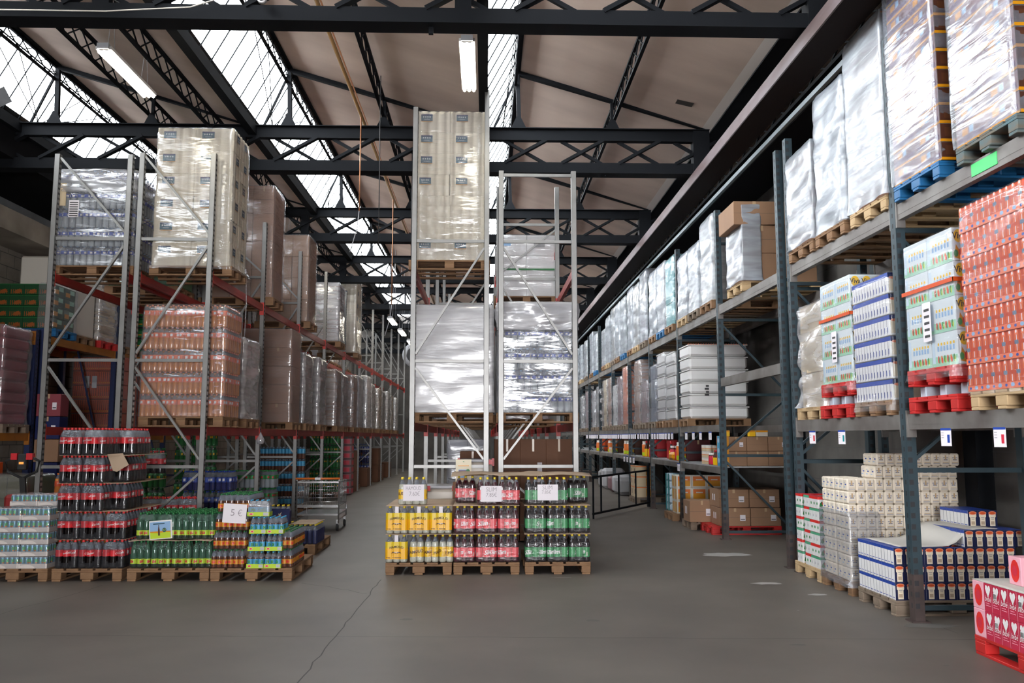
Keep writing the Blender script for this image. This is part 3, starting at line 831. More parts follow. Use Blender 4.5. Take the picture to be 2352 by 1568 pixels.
# ------------------------------------------------------------------ bottle packs
def pack(kind, nx, ny, x, y, z, label, cat='bottle pack', group=None, rz=0.0, film='film_pack', hole=False, fine=True, print_=None, name='bottle_pack', rng=random.Random(5), tray=None, only=None):
    body, full, lab, cp = bottle_meshes(kind); r, h = BK[kind][0], BK[kind][1]
    p = thing(name, label, cat, (x, y, z), rz, group)
    for j in range(ny):
        for i in range(nx):
            if only and (i, j) not in only: continue
            pos = ((i - (nx - 1) / 2) * 2 * r, (j - (ny - 1) / 2) * 2 * r, .002); a = rng.uniform(0, 2 * PI)
            if fine and j == 0:
                o = put('bottle', body, p, pos, a)
                put('label', lab, o); put('cap', cp, o)
            else: put('bottle', full, p, pos, a)
    if film: put('shrink_film', pack_film(kind, nx, ny, film, hole), p)
    if print_: print_(p, nx * 2 * r, ny * 2 * r, h)
    if tray:
        b = MB(); w, d, t = nx * 2 * r + .012, ny * 2 * r + .012, h * .26
        b.box(-w / 2, -d / 2, 0, w / 2, d / 2, .003, tray)
        for q in ((-w / 2, -d / 2, w / 2, -d / 2 + .003), (-w / 2, d / 2 - .003, w / 2, d / 2), (-w / 2, -d / 2, -w / 2 + .003, d / 2), (w / 2 - .003, -d / 2, w / 2, d / 2)):
            b.box(q[0], q[1], .003, q[2], q[3], t, tray)
        decal(b, (w, d, t), 'f', 'oval', .08, .25, .3, .8, 'pink', 2); decal(b, (w, d, t), 'f', 'oval', .12, .35, .26, .7, 'scarlet', 3); decal(b, (w, d, t), 'f', 'rect', .72, .15, .95, .88, 'lightgrey', 2)
        b.build('tray', p)
    return p

def sheet(x, y, z, w, d, label, m='slip_sheet', sag=.0, rz=0.0, name='slip_sheet', curl=None, seed=1):
    b = MB(); nx, ny = 14, 8; k = b.mi(m); t = .004
    for s in (0, 1):
        for j in range(ny + 1):
            for i in range(nx + 1):
                u, v = i / nx - .5, j / ny - .5
                zz = noise.noise(Vector((u * 5, v * 4, seed))) * sag + (curl(u, v) if curl else 0)
                b.v.append((u * w, v * d, zz + t * s))
    n = (nx + 1) * (ny + 1)
    for j in range(ny):
        for i in range(nx):
            q = (j * (nx + 1) + i, j * (nx + 1) + i + 1, (j + 1) * (nx + 1) + i + 1, (j + 1) * (nx + 1) + i)
            b.f.append(q[::-1]); b.m.append(k); b.sm.append(True)
            b.f.append(tuple(a + n for a in q)); b.m.append(k); b.sm.append(True)
    edge = [i for i in range(nx + 1)] + [j * (nx + 1) + nx for j in range(1, ny + 1)] + [ny * (nx + 1) + i for i in range(nx - 1, -1, -1)] + [j * (nx + 1) for j in range(ny - 1, 0, -1)]
    for a, c in zip(edge, edge[1:] + edge[:1]):
        b.f.append((a, c, c + n, a + n)); b.m.append(k); b.sm.append(False)
    o = b.build(name, None, (x, y, z), rz)
    return tag(o, label, 'cardboard sheet', 'cardboard slip sheets')

def sign(x, y, z, w, h, lines, label, tilt=0.0, rz=0.0, m='paper', ink='pencil', name='price_sign', cat='price sign', art=None, bow=.012):
    b = MB(); n = 8
    for i in range(n):
        u0, u1 = i / n - .5, (i + 1) / n - .5
        def P(u, v): return (u * w, -.002 + bow * (4 * u * u - 1) * .5 + .006 * v * v, v * h)
        b.poly([P(u0, 0), P(u1, 0), P(u1, .5), P(u0, .5)], m, True); b.poly([P(u0, .5), P(u1, .5), P(u1, 1), P(u0, 1)], m, True)
    o = b.build(name, None, (x, y, z)); o.rotation_euler = (0, tilt, rz)
    tag(o, label, cat, 'price signs')
    t = MB()
    for body, u0, v0, u1, v1 in lines:
        vs, fs = text_geo(body, -.012); xs = [v[0] for v in vs]; ys = [v[1] for v in vs]
        t.add(vs, fs, ink, lambda v: ((u0 - .5 + (u1 - u0) * (v[0] - min(xs)) / (max(xs) - min(xs))) * w,
                                      -.0045 + bow * (4 * ((u0 - .5 + (u1 - u0) * (v[0] - min(xs)) / (max(xs) - min(xs)))) ** 2 - 1) * .5, (v0 + (v1 - v0) * (v[1] - min(ys)) / (max(ys) - min(ys))) * h))
    if t.v: t.build('lettering', o)
    if art: art(o, w, h)
    return o

# ================================================================== the three soda pallets in front of the middle rack
FY = 10.52
for x, who in ((-.81, 'yellow lemonade packs'), (.01, 'dark red soda packs'), (.875, 'green-labelled soda packs')):
    pallet(x, FY + .6, 0, 'wooden pallet on the floor under the %s' % who, m='pallet_wood')
PX = .267
def lemon_print(p, w, d, h):
    # big yellow printed band on the pack's long side
    b = MB(); n = 18; z0, z1 = h * .13, h * .76
    def P(u, v):
        x = (u - .5) * (w + .008); y = -d / 2 - .006 + .010 * (abs(math.sin(3 * PI * u)) < .25) * .5
        y += max(0, abs(u - .5) - .42) * .3
        return (x, y, z0 + (z1 - z0) * v)
    for i in range(n):
        for a, c, m in ((0, .62, 'print_gold'), (.62, 1, 'print_yellow')):
            b.poly([P(i / n, a), P((i + 1) / n, a), P((i + 1) / n, c), P(i / n, c)], m, True)
    vs, fs = text_geo('HAMOUD', .02); xs = [v[0] for v in vs]
    def T(v):
        u = .2 + .62 * (v[0] - min(xs)) / (max(xs) - min(xs))
        q = P(u, .62 + .19 * v[1] + .07 * math.sin(PI * (u - .2) / .62) - .04)
        return (q[0], q[1] - .004, q[2])
    b.add(vs, fs, 'brown', T)
    for s in (-1, 1):
        b.poly([(q[0], q[1] - .004, q[2]) for q in (P(.5, .30), P(.5 + s * .1, .36), P(.5 + s * .24, .33), P(.5 + s * .15, .42), P(.5 + s * .05, .40))], 'brown')
    b.poly([(q[0], q[1] - .005, q[2]) for q in (P(.38, .385), P(.62, .385), P(.57, .42), P(.43, .42))], 'offwhite')
    for u0, u1 in ((.06, .24), (.34, .72)):
        b.poly([(q[0], q[1] - .004, q[2]) for q in (P(u0, .06), P(u1, .06), P(u1, .1), P(u0, .1))], 'brown')
    b.build('printed_band', p)
    h_ = MB(); h_.box(-.022, -d / 2 - .003, h * .74, .022, -d / 2 + .002, h * .995, 'paper'); h_.build('carry_strap', p)
mat('print_gold', '#eeb010', .35); mat('print_yellow', '#dcbc1e', .35)
def soda(kind, desc, x0, layer, i, z, y0, row, **kw):
    return pack(kind, 3, 2, x0 + PX * (i + .5), y0 + .09 + .182 * row, z,
                '%s six-pack, %s layer, %s from the left, %s row' % (desc, LAY[layer], ORD[i], ('front', 'second')[row]),
                group=desc + ' six-packs', fine=row == 0, **kw)
Z1, DZ = .146, .342
for layer in range(2):
    z = Z1 + DZ * layer
    for i in range(3):
        for row in (0, 1):
            soda('cherry', 'red-labelled soda', -.395, layer, i, z, FY, row)
            soda('darkgreen', 'green-labelled soda', .475, layer, i, z, FY, row)
    if layer == 1:
        for i in range(3): soda('lemon', 'yellow printed lemonade', -1.215, layer, i, z, FY, 0, print_=lemon_print)
    else:
        soda('lemon', 'yellow printed lemonade', -1.215, 0, 0, z, FY, 0, print_=lemon_print)
        for i in range(3):
            pack('lemon', 2, 3, -1.215 + .29 + .178 * (i + .5), FY + .134, z, 'unprinted end of a lemonade six-pack, bottom layer, %s from the printed pack' % ORD[i], group='lemonade packs turned end on')
    for x, who in ((-.81, 'lemonade'), (.005, 'red-labelled soda'), (.875, 'green-labelled soda')):
        sheet(x, FY + .6, z + .331, .81, 1.2, 'brown cardboard sheet on the %s layer of %s packs' % (LAY[layer], who), sag=.004, seed=layer + x)
pack('lemon', 4, 2, -.9, FY + .14, Z1 + 2 * DZ, 'single lemonade pack standing on the cardboard with a price sign', group='lemonade packs')
for i, (kind, desc, x, yy, lb) in enumerate((('cherry', 'red', -.26, .5, 'red-labelled soda pack set back on the top layer, beside the lemonade'), ('cherry', 'red', .02, .1, 'red-labelled soda pack behind the SLIM price sign, top layer'), ('cherry', 'red', .287, .1, 'red-labelled soda pack at the aisle edge of the top layer, next to green labels'),
                                            ('darkgreen', 'green', .61, .1, 'green-labelled soda pack on the top layer, next to the red labels'), ('darkgreen', 'green', .877, .1, 'green-labelled soda pack behind the second SLIM price sign'), ('darkgreen', 'green', 1.17, .5, 'green-labelled soda pack set back at the far end of the top layer'))):
    pack(kind, 3, 2, x, FY + yy, Z1 + 2 * DZ, lb, group='top layer soda packs')
sheet(.44, FY + .55, Z1 + 3 * DZ + .012, 1.74, .95, 'wide grey cardboard sheet lying over the red and green soda packs', 'slip_sheet', sag=.035, seed=4)
sign(-.885, FY + .035, .88, .255, .195, (('HAMOUD', .14, .66, .86, .9), ('7.60\u20ac', .3, .3, .8, .58)), 'white paper price sign HAMOUD on the single lemonade pack', rz=.02)
sign(.065, FY - .012, .87, .255, .19, (('SLIM', .25, .66, .75, .92), ('7.85\u20ac', .26, .32, .76, .58)), 'white paper price sign SLIM on the red soda packs')
sign(.755, FY - .012, .885, .25, .19, (('SLIM', .25, .7, .72, .95), ('7.85\u20ac', .22, .42, .66, .64)), 'white paper price sign SLIM on the green soda packs', rz=-.03)

# ================================================================== cola pallet
CX0, CY0 = -5.0, 10.17
pallet(-4.6, CY0 + .6, 0, 'wooden pallet on the floor under the cola stack')
for layer in range(5):
    z = .146 + .3235 * layer
    back = (0, 0, .24, .3, .42)[layer]
    for c in range(3):
        y0 = CY0 + (back if c == 2 else 0) + .02 * (layer % 2)
        for row in range((2, 3, 4 if layer < 2 else 3)[c]):
            if c < 2 and row > 0 and layer < 2: continue
            pack('cola', 3, 2, CX0 + .012 + .268 * (c + .5) - .006 * layer - (.09 * (c == 2) * (layer >= 2)), y0 + .09 + .18 * row, z,
                 'cola six-pack, %s layer up, %s column from the can trays, %s row' % (LAY[layer], ORD[c], ('front', 'second', 'third', 'fourth', 'fifth')[row]),
                 group='cola six-packs', film='film_smoke', hole=row == 0, fine=row == 0)
    if layer < 4: sheet(-4.6, CY0 + .62, z + .3195, .82, 1.15, 'cardboard sheet between the %s and %s cola layers' % (LAY[layer], LAY[layer + 1]), sag=.006, seed=layer)
def flap(u, v): return -.0
b = MB(); b.poly([(-.14, .0, .06), (.05, -.03, .075), (.14, -.06, -.06), (.02, -.09, -.14), (-.03, -.08, -.13)], 'slip_sheet'); b.poly([(-.14, .004, .06), (-.03, -.076, -.13), (.02, -.086, -.14), (.14, -.056, -.06), (.05, -.026, .075)], 'slip_sheet')
o = b.build('cardboard_flap', None, (-4.33, CY0 + .08, .146 + .3235 * 4 - .05)); tag(o, 'torn cardboard flap hanging down the front of the cola stack', 'cardboard sheet')

# ================================================================== trays of slim cans
_can = {}
def can_mesh():
    if 'c' not in _can:
        b = MB(); r, h = .0265, .128
        b.lathe([(r * .8, 0, 'lightgrey'), (r, .006, 'can_blue'), (r, h * .93, 'can_blue'), (r * .86, h, 'lightgrey'), (r * .8, h - .002, 'lightgrey')], 12)
        for a0 in (-PI / 2, PI / 6, PI * 5 / 6):
            for m, z0, z1, s in (('can_green', h * .5, h * .8, .55), ('orange', h * .42, h * .52, .4)):
                b.poly([((r + .001) * math.cos(a0 + q * s), (r + .001) * math.sin(a0 + q * s), z) for q, z in ((-1, z0), (-.3, z0), (.3, z0), (1, z0), (1, z1), (.3, z1), (-.3, z1), (-1, z1))], m)
        _can['c'] = b.mesh('can')
        t = MB(); w, d, hh = .325, .215, .052
        t.box(-w / 2, -d / 2, 0, w / 2, d / 2, .003, 'tray_white')
        for q in ((-w / 2, -d / 2, w / 2, -d / 2 + .003), (-w / 2, d / 2 - .003, w / 2, d / 2), (-w / 2, -d / 2, -w / 2 + .003, d / 2), (w / 2 - .003, -d / 2, w / 2, d / 2)): t.box(q[0], q[1], .003, q[2], q[3], hh, 'tray_white')
        _can['t'] = t.mesh('tray')
        _can['f'] = film_shell(.327, .217, .134, 'film', .002, 1, 2, .02, rows=6, npts=30, name='shrink_film')
    return _can
mat('can_blue', '#6aa0b8', .3, 0.3); mat('can_green', '#4fae6c', .35, 0.2); mat('tray_white', '#d8cfc8', .6)
def can_tray(x, y, z, label):
    c = can_mesh(); p = thing('can_tray', label, 'can tray', (x, y, z), 0, 'trays of slim cans')
    put('tray', c['t'], p)
    for j in range(4):
        for i in range(6):
            if j == 0 or i == 5: put('can', c['c'], p, ((i - 2.5) * .053, (j - 1.5) * .053, .004), random.uniform(0, 6))
    put('shrink_film', c['f'], p, (0, 0, .001))
pallet(-5.45, 10.78, 0, 'wooden pallet on the floor under the can trays', w=.8)
for layer in range(6):
    for i in range(2):
        for row in range(2):
            if layer == 5 and row == 0: continue
            if row == 1 and layer < 4: continue
            can_tray(-5.075 - .16 - .328 * i + .03 * row, 10.20 + .11 + .23 * row + .06 * (row), .145 + .138 * layer, 'white tray of blue slim cans, %s layer, %s column from the cola, %s' % (LAY[layer], ORD[i], ('front row', 'second row')[row]))
    if layer < 6 and layer != 5: can_tray(-5.075 - .16 - .328 * 2, 10.31, .145 + .138 * layer, 'white tray of blue slim cans, %s layer, cut off by the frame' % LAY[layer])

# ================================================================== green bottle pallet
pallet(-3.67, 10.76, 0, 'wooden pallet on the floor under the green bottles', w=.94)
for layer in range(2):
    for c in range(4 if layer == 0 else 4):
        for row in range(1 if layer == 0 else 5):
            x = -4.13 + .237 * (c + .5) + (.035 if layer else 0) - .01 * c * layer
            pack('apple', 3, 2, x, 10.26 + .157 * row + .05 * layer, .146 + .318 * layer, 'green bottle pack, %s layer, %s from the cola, %s row' % (LAY[layer], ORD[c], ORD[row]),
                 group='green bottle packs', fine=row == 0)
    if layer == 0: sheet(-3.67, 10.75, .146 + .308, .95, 1.15, 'brown cardboard sheet between the two layers of green bottles', sag=.012, seed=9)
def apple_art(o, w, h):
    b = MB(); Y = -.012
    def q(pts, m, k=0): b.poly([((u - .5) * w, Y - .0008 * k, v * h) for u, v in pts], m)
    q([(.05, .05), (.95, .05), (.95, .36), (.7, .38), (.4, .34), (.05, .4)], 'lime'); q([(.05, .38), (.4, .33), (.7, .37), (.95, .35), (.95, .42), (.05, .44)], 'gold', 1); q([(.05, .44), (.95, .42), (.95, .93), (.05, .93)], 'lightblue')
    q([(.4, .2), (.48, .2), (.48, .5), (.455, .7), (.455, .78), (.425, .78), (.425, .7), (.4, .5)], 'brown', 2); q([(.2, .8), (.7, .8), (.7, .86), (.2, .86)], 'darkteal', 2)
    b.poly([((.68 + .09 * math.cos(PI * i / 7) - .5) * w, Y - .002, (.48 + .12 * math.sin(PI * i / 7)) * h) for i in range(14)], 'darkteal'); b.build('picture', o)
    t = MB(); vs, fs = text_geo('6.5'); t.add(vs, fs, 'lime', lambda v: ((.68 - .5) * w + v[0] * .03, Y - .0035, .45 * h + v[1] * .03)); t.build('lettering', o)
sign(-3.79, 10.225, .47, .262, .215, (), 'picture card with a bottle and a meadow on the green bottles', tilt=-.08, m='white', art=apple_art, name='picture_card')

# ================================================================== iced tea pallet
pallet(-2.71, 10.74, 0, 'wooden pallet on the floor under the iced tea packs', w=.94)
for layer in range(4):
    for c in range(2):
        for row in range(5 if layer == 3 else 1):
            pack('icetea', 3, 2, -3.19 + .195 * (c + .5) + .015 * layer, 10.22 + .13 * row + .012 * layer, .146 + .212 * layer, 'yellow-labelled iced tea pack, %s layer, %s from the green bottles, %s row' % (LAY[layer], ORD[c], ORD[row]), group='yellow iced tea packs', fine=row == 0)
for layer in range(3):
    for c in range(2):
        for row in range(2 if layer == 2 else 1):
            pack('bluetea', 3, 2, -2.77 + .2 * (c + .5) + .01 * layer, 10.2 + .135 * row, .146 + .196 * layer, 'blue-labelled tea tray with lime base, %s layer, %s column, %s row' % (LAY[layer], ORD[c], ORD[row]), 'drinks tray', 'blue tea trays', tray='lime', fine=row == 0)
pack('bluetea', 4, 2, -2.66, 10.24, .146 + .196 * 3, 'blue-labelled tea tray standing alone on top of its stack', 'drinks tray', 'blue tea trays', tray='lime', film='film_haze')
for layer in range(2):
    for row in range(5):
        pack('icetea', 3, 2, -2.345, 10.24 + .14 * row, .146 + .212 * layer, 'yellow-labelled iced tea pack at the aisle edge, %s layer, %s row' % (LAY[layer], ORD[row]), group='iced tea packs at the aisle edge', fine=row == 0)
sign(-2.93, 10.14, .66, .27, .22, (('5', .34, .38, .50, .72), ('\u20ac', .64, .38, .82, .72)), 'white paper price sign 5 on the iced tea', tilt=.06)

# ================================================================== energy drink pallet behind
pallet(-2.83, 12.9, 0, 'wooden pallet under the navy energy drink packs', w=.85)
for c in range(3):
    for row in range(4):
        pack('energy', 4, 2, -3.24 + .29 * (c + .5) - .02, 12.42 + .15 * row, .146, 'navy energy drink pack on the pallet behind the iced tea, %s across, %s row' % (ORD[c], ORD[row]), group='energy drink packs', fine=False)
sheet(-2.6, 12.72, .146 + .275, .36, .7, 'cardboard sheet on the energy drink packs', sag=.008, seed=3)
def energy_print(p, w, d, h):
    b = MB(); D = (w, d + .01, h)
    decal(b, D, 'f', 'rect', 0, .08, 1, .82, 'navy', 2); decal(b, D, 'f', 'poly', .2, .3, .8, .52, 'darkred', 3, [(0, .4), (.3, .2), (.7, .2), (1, .45), (.6, 1), (.4, 1)]); decal(b, D, 'f', 'poly', .4, .28, .62, .66, 'beige', 4, [(.3, 0), (.6, .1), (.7, .5), (1, 1), (.5, .7), (.2, .8), (.4, .4)])
    b.build('printed_band', p)
pack('energy', 4, 2, -2.93, 12.42, .146 + .275, 'printed navy energy drink pack with a red emblem and yellow caps', group='energy drink packs', print_=energy_print, fine=False)
sign(-3.13, 12.36, .46, .16, .2, (('3.5', .25, .66, .75, .9), ('\u20ac', .4, .3, .6, .5)), 'small white price sign beside the printed energy drink pack')

# ================================================================== bottles on the floor level of the silver racks
def stack(kind, x0, y0, nxp, rows, layers, what, zb=.146, film='film_pack', fine=False, hole=False, dz=.0, cols=None, pal=True, pm='pallet_wood', rightcol=True, pnx=3, pny=2):
    r, h = BK[kind][0], BK[kind][1]; w = pnx * 2 * r + .012; d = pny * 2 * r + .006
    if pal: pallet(x0 + nxp * w / 2, y0 + .5, 0, 'pallet on the rack floor under the %s' % what, m=pm, near=False, w=max(.8, nxp * w), l=1.0)
    for l in range(layers):
        for c in range(nxp):
            for row in range(rows):
                if row > 0 and not (l == layers - 1 or (rightcol and c == nxp - 1)): continue
                pack(kind, pnx, pny, x0 + w * (c + .5), y0 + d * (row + .5), zb + (h + .012) * l + dz,
                     '%s, %s layer, %s across, %s row' % (what, LAY[l], ORD[c], ORD[row]), group=what, fine=fine and row == 0, film=film, hole=hole and row == 0)
stack('cola', -4.93, 12.40, 3, 2, 2, 'cola pack behind the green bottles')
pack('cola', 3, 2, -4.74, 12.45, .146 + .66 + .33, 'top cola pack with red caps behind the tall cola stack', group='cola packs in the rack', fine=True)
stack('cola', -4.45, 11.55, 2, 1, 2, 'cola pack between green bottles and rack post', pal=False, zb=.002)
stack('blue', -4.95, 14.1, 3, 2, 3, 'blue-labelled cola pack behind the first rack bay')
stack('lime', -4.9, 15.6, 4, 2, 3, 'clear lime soda pack in the second rack bay', zb=.1)
stack('beer', -4.9, 18.3, 5, 1, 5, 'sky-blue capped beer pack in the third rack bay', zb=.146, pnx=3)
stack('sprite', -4.9, 23.9, 3, 3, 5, 'green bottle pack in a tall stack further along', zb=.15)
stack('water', -4.9, 27.0, 3, 2, 4, 'water pack in the fifth rack bay', zb=.146)
stack('sprite', -6.2, 14.5, 3, 1, 4, 'deep green bottle pack in the inner rack row', zb=.15)
stack('fanta', -6.2, 12.5, 3, 1, 3, 'orange soda pack in the inner rack row', zb=.15)
stack('sprite', -6.2, 17.2, 3, 1, 5, 'green bottle pack far inside the inner rack row', zb=.15)

stack('blue', -4.9, 30.0, 3, 2, 4, 'dim blue bottle pack in the sixth rack bay', zb=.146)
cm = MB(); cm.cbox(-.4, -.35, 0, .4, .35, .62, 'cardboard_dark', .01); cme = cm.mesh('carton')
for k, (x, y, z) in enumerate(((-4.4, 26.4, 0), (-4.4, 26.4, .625), (-4.4, 29.4, 0), (-4.4, 32.3, 0), (-4.4, 32.3, .625), (-4.4, 33.3, 0), (-4.4, 36.0, 0))):
    o = put('carton', cme, None, (x, y, z)); tag(o, 'dark brown carton on the floor of the long silver rack, %s towards the far wall' % ORD[k], 'cardboard box', 'brown cartons under the silver rack')
pw = MB(); pw.cbox(-.3, -.2, 0, .3, .2, .2, 'mauve', .02); decal(pw, (.6, .4, .2), 'f', 'rect', .1, .2, .9, .8, 'pinkred'); decal(pw, (.6, .4, .2), 'r', 'rect', .1, .2, .9, .8, 'pinkred'); pwe = pw.mesh('multipack')
for l in range(8):
    o = put('multipack', pwe, None, (-4.2, 25.2, .01 + .203 * l)); tag(o, 'pink and mauve multipack in a tall pile past the green bottles, %s layer' % LAY[l], 'pack', 'pink multipacks')
mat('milk_navy', '#101a44', .45); mat('milk_cream', '#e9dac0', .5); mat('milk_tan', '#b79f84', .5)
mat('flour_white', '#e2d6c4', .7); mat('flour_grey', '#7d7f92', .6); mat('flour_ochre', '#b99b74', .6)
mat('tea_green', '#4da07a', .45)
mat('lilac_red', '#c02a48', .4)
# ================================================================== printed boxes and cartons
def pbox(name, dims, base, decals, c=.004):
    b = MB(); sx, sy, sz = dims
    b.cbox(-sx / 2, -sy / 2, 0, sx / 2, sy / 2, sz, base, c)
    for d in decals: decal(b, dims, *d[:7], **(d[7] if len(d) > 7 else {}))
    return b.mesh(name)

# ---- the big milk stack in the nearest bay
def milk_brick():
    D = (.096, .063, .158)
    return pbox('carton', D, 'white', [('f', 'rect', 0, 0, 1, 1, 'milk_navy'), ('f', 'poly', .14, .06, .86, .8, 'milk_cream', dict(off=2, body=[(.12, 0), (.88, 0), (.88, .7), (1, .78), (1, .98), (0, .98), (0, .78), (.12, .7)])),
                                       ('f', 'oval', .1, .74, .9, .97, 'salmon', dict(off=3)), ('f', 'oval', .2, .79, .8, .92, 'deeporange', dict(off=4)), ('f', 'rect', .32, .56, .68, .6, 'grey', dict(off=3)), ('f', 'rect', .36, .47, .64, .5, 'grey', dict(off=3)),
                                       ('f', 'rect', .32, .16, .68, .36, 'milk_tan', dict(off=3)), ('l', 'rect', 0, .82, 1, 1, 'blue'), ('l', 'rect', .1, .12, .8, .16, 'blue', dict(off=2)), ('l', 'rect', 0, 0, .05, .82, 'lightgrey', dict(off=2)), ('t', 'rect', 0, 0, 1, 1, 'blue')], .003)
MILK = milk_brick()
def milk_pack(x, y, z, label, left=True, top=False):
    p = thing('milk_pack', label, 'milk pack', (x, y, z), 0, 'blue and white milk packs')
    for i in range(3):
        for j in range(4):
            if j == 0 or (left and i == 0) or top: put('carton', MILK, p, ((i - 1) * .0965, (j - 1.5) * .0635, 0))
    return p
BX, BY = 3.80, 7.98          # near left corner of that pallet
pallet(BX + .6, BY + .4, 0, 'old wooden pallet under the blue and white milk packs', 'pallet_old', rz=PI / 2)
WP, DP = .2905, .256
for l in range(5):
    for c in range(4):
        for r in range(3):
            if l == 3 and (c < 2 or r < 1) and not (c >= 2): continue
            if l == 4 and (c < 3 or r < 1): continue
            if r and c and l < 2: continue
            milk_pack(BX + .01 + WP * (c + .5) + (.10 if l == 3 else .0), BY + .015 + DP * (r + .5), .145 + .1595 * l,
                      'milk pack, %s layer, %s from the aisle, %s row of the blue stack' % (LAY[l], ORD[c], ('front', 'middle', 'back')[r]), left=c == 0 or l > 2, top=l > 2)
def curlf(u, v): return .165 / (1 + math.exp(-(u + v * .12 - .07) * 22))
sheet(BX + .55, BY + .40, .145 + .1595 * 3 + .004, .95, .72, 'pale board sheet curling up over the blue milk stack', 'grey_board', curl=curlf)

# ---- white paper packs (flour) on the next pallet
def flour_brick():
    D = (.1, .11, .132)
    return pbox('flour_bag', D, 'flour_white', [('f', 'rect', .22, .62, .78, .68, 'flour_grey'), ('f', 'rect', .3, .45, .7, .55, 'flour_grey'), ('f', 'rect', .18, .25, .82, .29, 'flour_ochre'), ('f', 'rect', .15, .16, .85, .2, 'flour_grey'), ('f', 'rect', .42, .5, .58, .86, 'flour_ochre', dict(off=2)),
                                           ('l', 'rect', .2, .3, .6, .36, 'lightblue'), ('l', 'rect', .5, .5, .85, .6, 'blue'), ('l', 'rect', .25, .66, .6, .72, 'lightgrey')], .014)
FLOUR = flour_brick()
def flour_pack(x, y, z, nx, ny, label, film=None):
    p = thing('flour_pack', label, 'flour pack', (x, y, z), 0, 'white flour bag packs')
    for i in range(nx):
        for j in range(ny):
            if i == 0 or j == 0 or True: put('flour_bag', FLOUR, p, ((i - (nx - 1) / 2) * .1, (j - (ny - 1) / 2) * .11, 0))
    return p
GX, GY = 3.82, 8.98
pallet(GX + .6, GY + .4, 0, 'wooden pallet under the film-wrapped flour bags', 'pallet_wood', rz=PI / 2)
for l in range(10):
    for c in range(4):
        for r in range(2):
            if l < 8 and r == 1 and c > 0: continue
            if l == 7 and c < 0: continue
            if l == 8 and (c == 0 and r == 1 or c < 1): continue
            if l == 9 and (c < 1 or r == 1): continue
            if l == 8 and r == 1: continue
            flour_pack(GX + .01 + .3 * (c + .5) + (.03 if l == 9 else 0), GY + .02 + .36 * (r + .5) * 1.0, .145 + .1335 * l, 3, 3,
                       'white flour bag pack, %s layer, %s from the aisle, %s row' % ((LAY + ['ninth', 'top'])[l], ORD[c], ('front', 'back')[r]))
o = put('stretch_film', film_shell(.36, .80, .72, 'film_silver', .006, 8, 3, .03, flare=.02, top=False, skirt=.06, npts=50), None, (GX + .17, GY + .40, .15)); tag(o, 'silvery stretch film round the lower flour bags at the aisle', 'stretch film')

# ---- white, red and green cartons on new wood
def juice_brick(red):
    D = (.0935, .0935, .135); m = 'scarlet' if red else 'tea_green'
    return pbox('carton', D, 'white', [('l', 'rect', 0, .78, 1, 1, m), ('l', 'rect', .06, .1, .12, .76, 'lightgrey'), ('l', 'rect', .5, .05, .55, .76, 'lightgrey'), ('f', 'rect', 0, .78, 1, 1, m), ('f', 'poly', .15, .1, .7, .62, 'green', dict(body=[(0, .2), (.5, 0), (1, .5), (.6, 1), (.2, .7)])), ('f', 'oval', .45, .3, .9, .6, 'scarlet', dict(off=2)), ('l', 'oval', .55, .3, .9, .55, 'green', dict(off=2)) if red else ('l', 'rect', .2, .3, .4, .5, 'lightgrey'), ('t', 'rect', 0, 0, 1, 1, 'pinkred')], .003)
JB = [juice_brick(False), juice_brick(True)]
pallet(4.42, 10.22, 0, 'new pale wooden pallet under the red, green and white cartons', 'pallet_new', rz=PI / 2)
for l in range(6):
    for c in range(3):
        for r in range(3):
            if c and r: continue
            p = thing('juice_pack', 'carton pack with %s bands, %s layer, %s from the aisle, %s row' % (('green', 'red')[(l + r) % 2], LAY[l], ORD[c], ('front', 'middle', 'back')[r]), 'carton pack', (3.83 + .145 + .29 * c, 9.85 + .13 + .265 * r, .145 + .137 * l), 0, 'red and green carton packs')
            for i in range(3):
                for j in range(2 if r else 3):
                    if i == 0 or j == 0: put('carton', JB[(l + r) % 2], p, ((i - 1) * .094, (j - 1) * .0888, 0))

# ---- pink boxes on the red pallet at the aisle edge
def pink_box(kind):
    D = (.40, .30, .205) if kind == 'hearts' else (.40, .15, .205)
    if kind == 'end':
        return pbox('pink_box', D, 'pink', [('l', 'oval', .18, .1, .86, .9, 'scarlet'), ('l', 'oval', .3, .3, .7, .7, 'pinkred', dict(off=2))], .004)
    dl = [('l', 'rect', 0, 0, 1, 1, 'lilac_red'), ('f', 'rect', 0, 0, 1, 1, 'lilac_red')]
    for f, n in (('l', 3), ('f', 4)):
        for i in range(n):
            u = (i + .5) / n
            dl += [(f, 'poly', u - .11, .52, u + .11, .94, 'white', dict(off=2, body=HEART)), (f, 'text', u - .13, .36, u + .13, .56, 'white', dict(off=3, body='b\u00e9b\u00e9', shear=.3)), (f, 'rect', u - .12, .28, u + .05, .3, 'pink', dict(off=2)), (f, 'rect', u - .12, .2, u + .1, .22, 'pink', dict(off=2)), (f, 'rect', u + .155, 0, u + .165, 1, 'pink', dict(off=2))]
    dl += [('l', 'rect', .40, .5, .54, .72, 'white', dict(off=4))] + [('l', 'rect', .41 + .02 * q, .53, .42 + .02 * q, .7, 'ink', dict(off=5)) for q in range(6)]
    return pbox('pink_box', D, 'lilac_red', dl, .004)
PB = pink_box('hearts'); PE = pink_box('end')
pallet(4.17, 6.05, 0, 'red painted pallet at the aisle edge under the pink boxes', 'pallet_red', rz=0, w=.8, l=1.2)
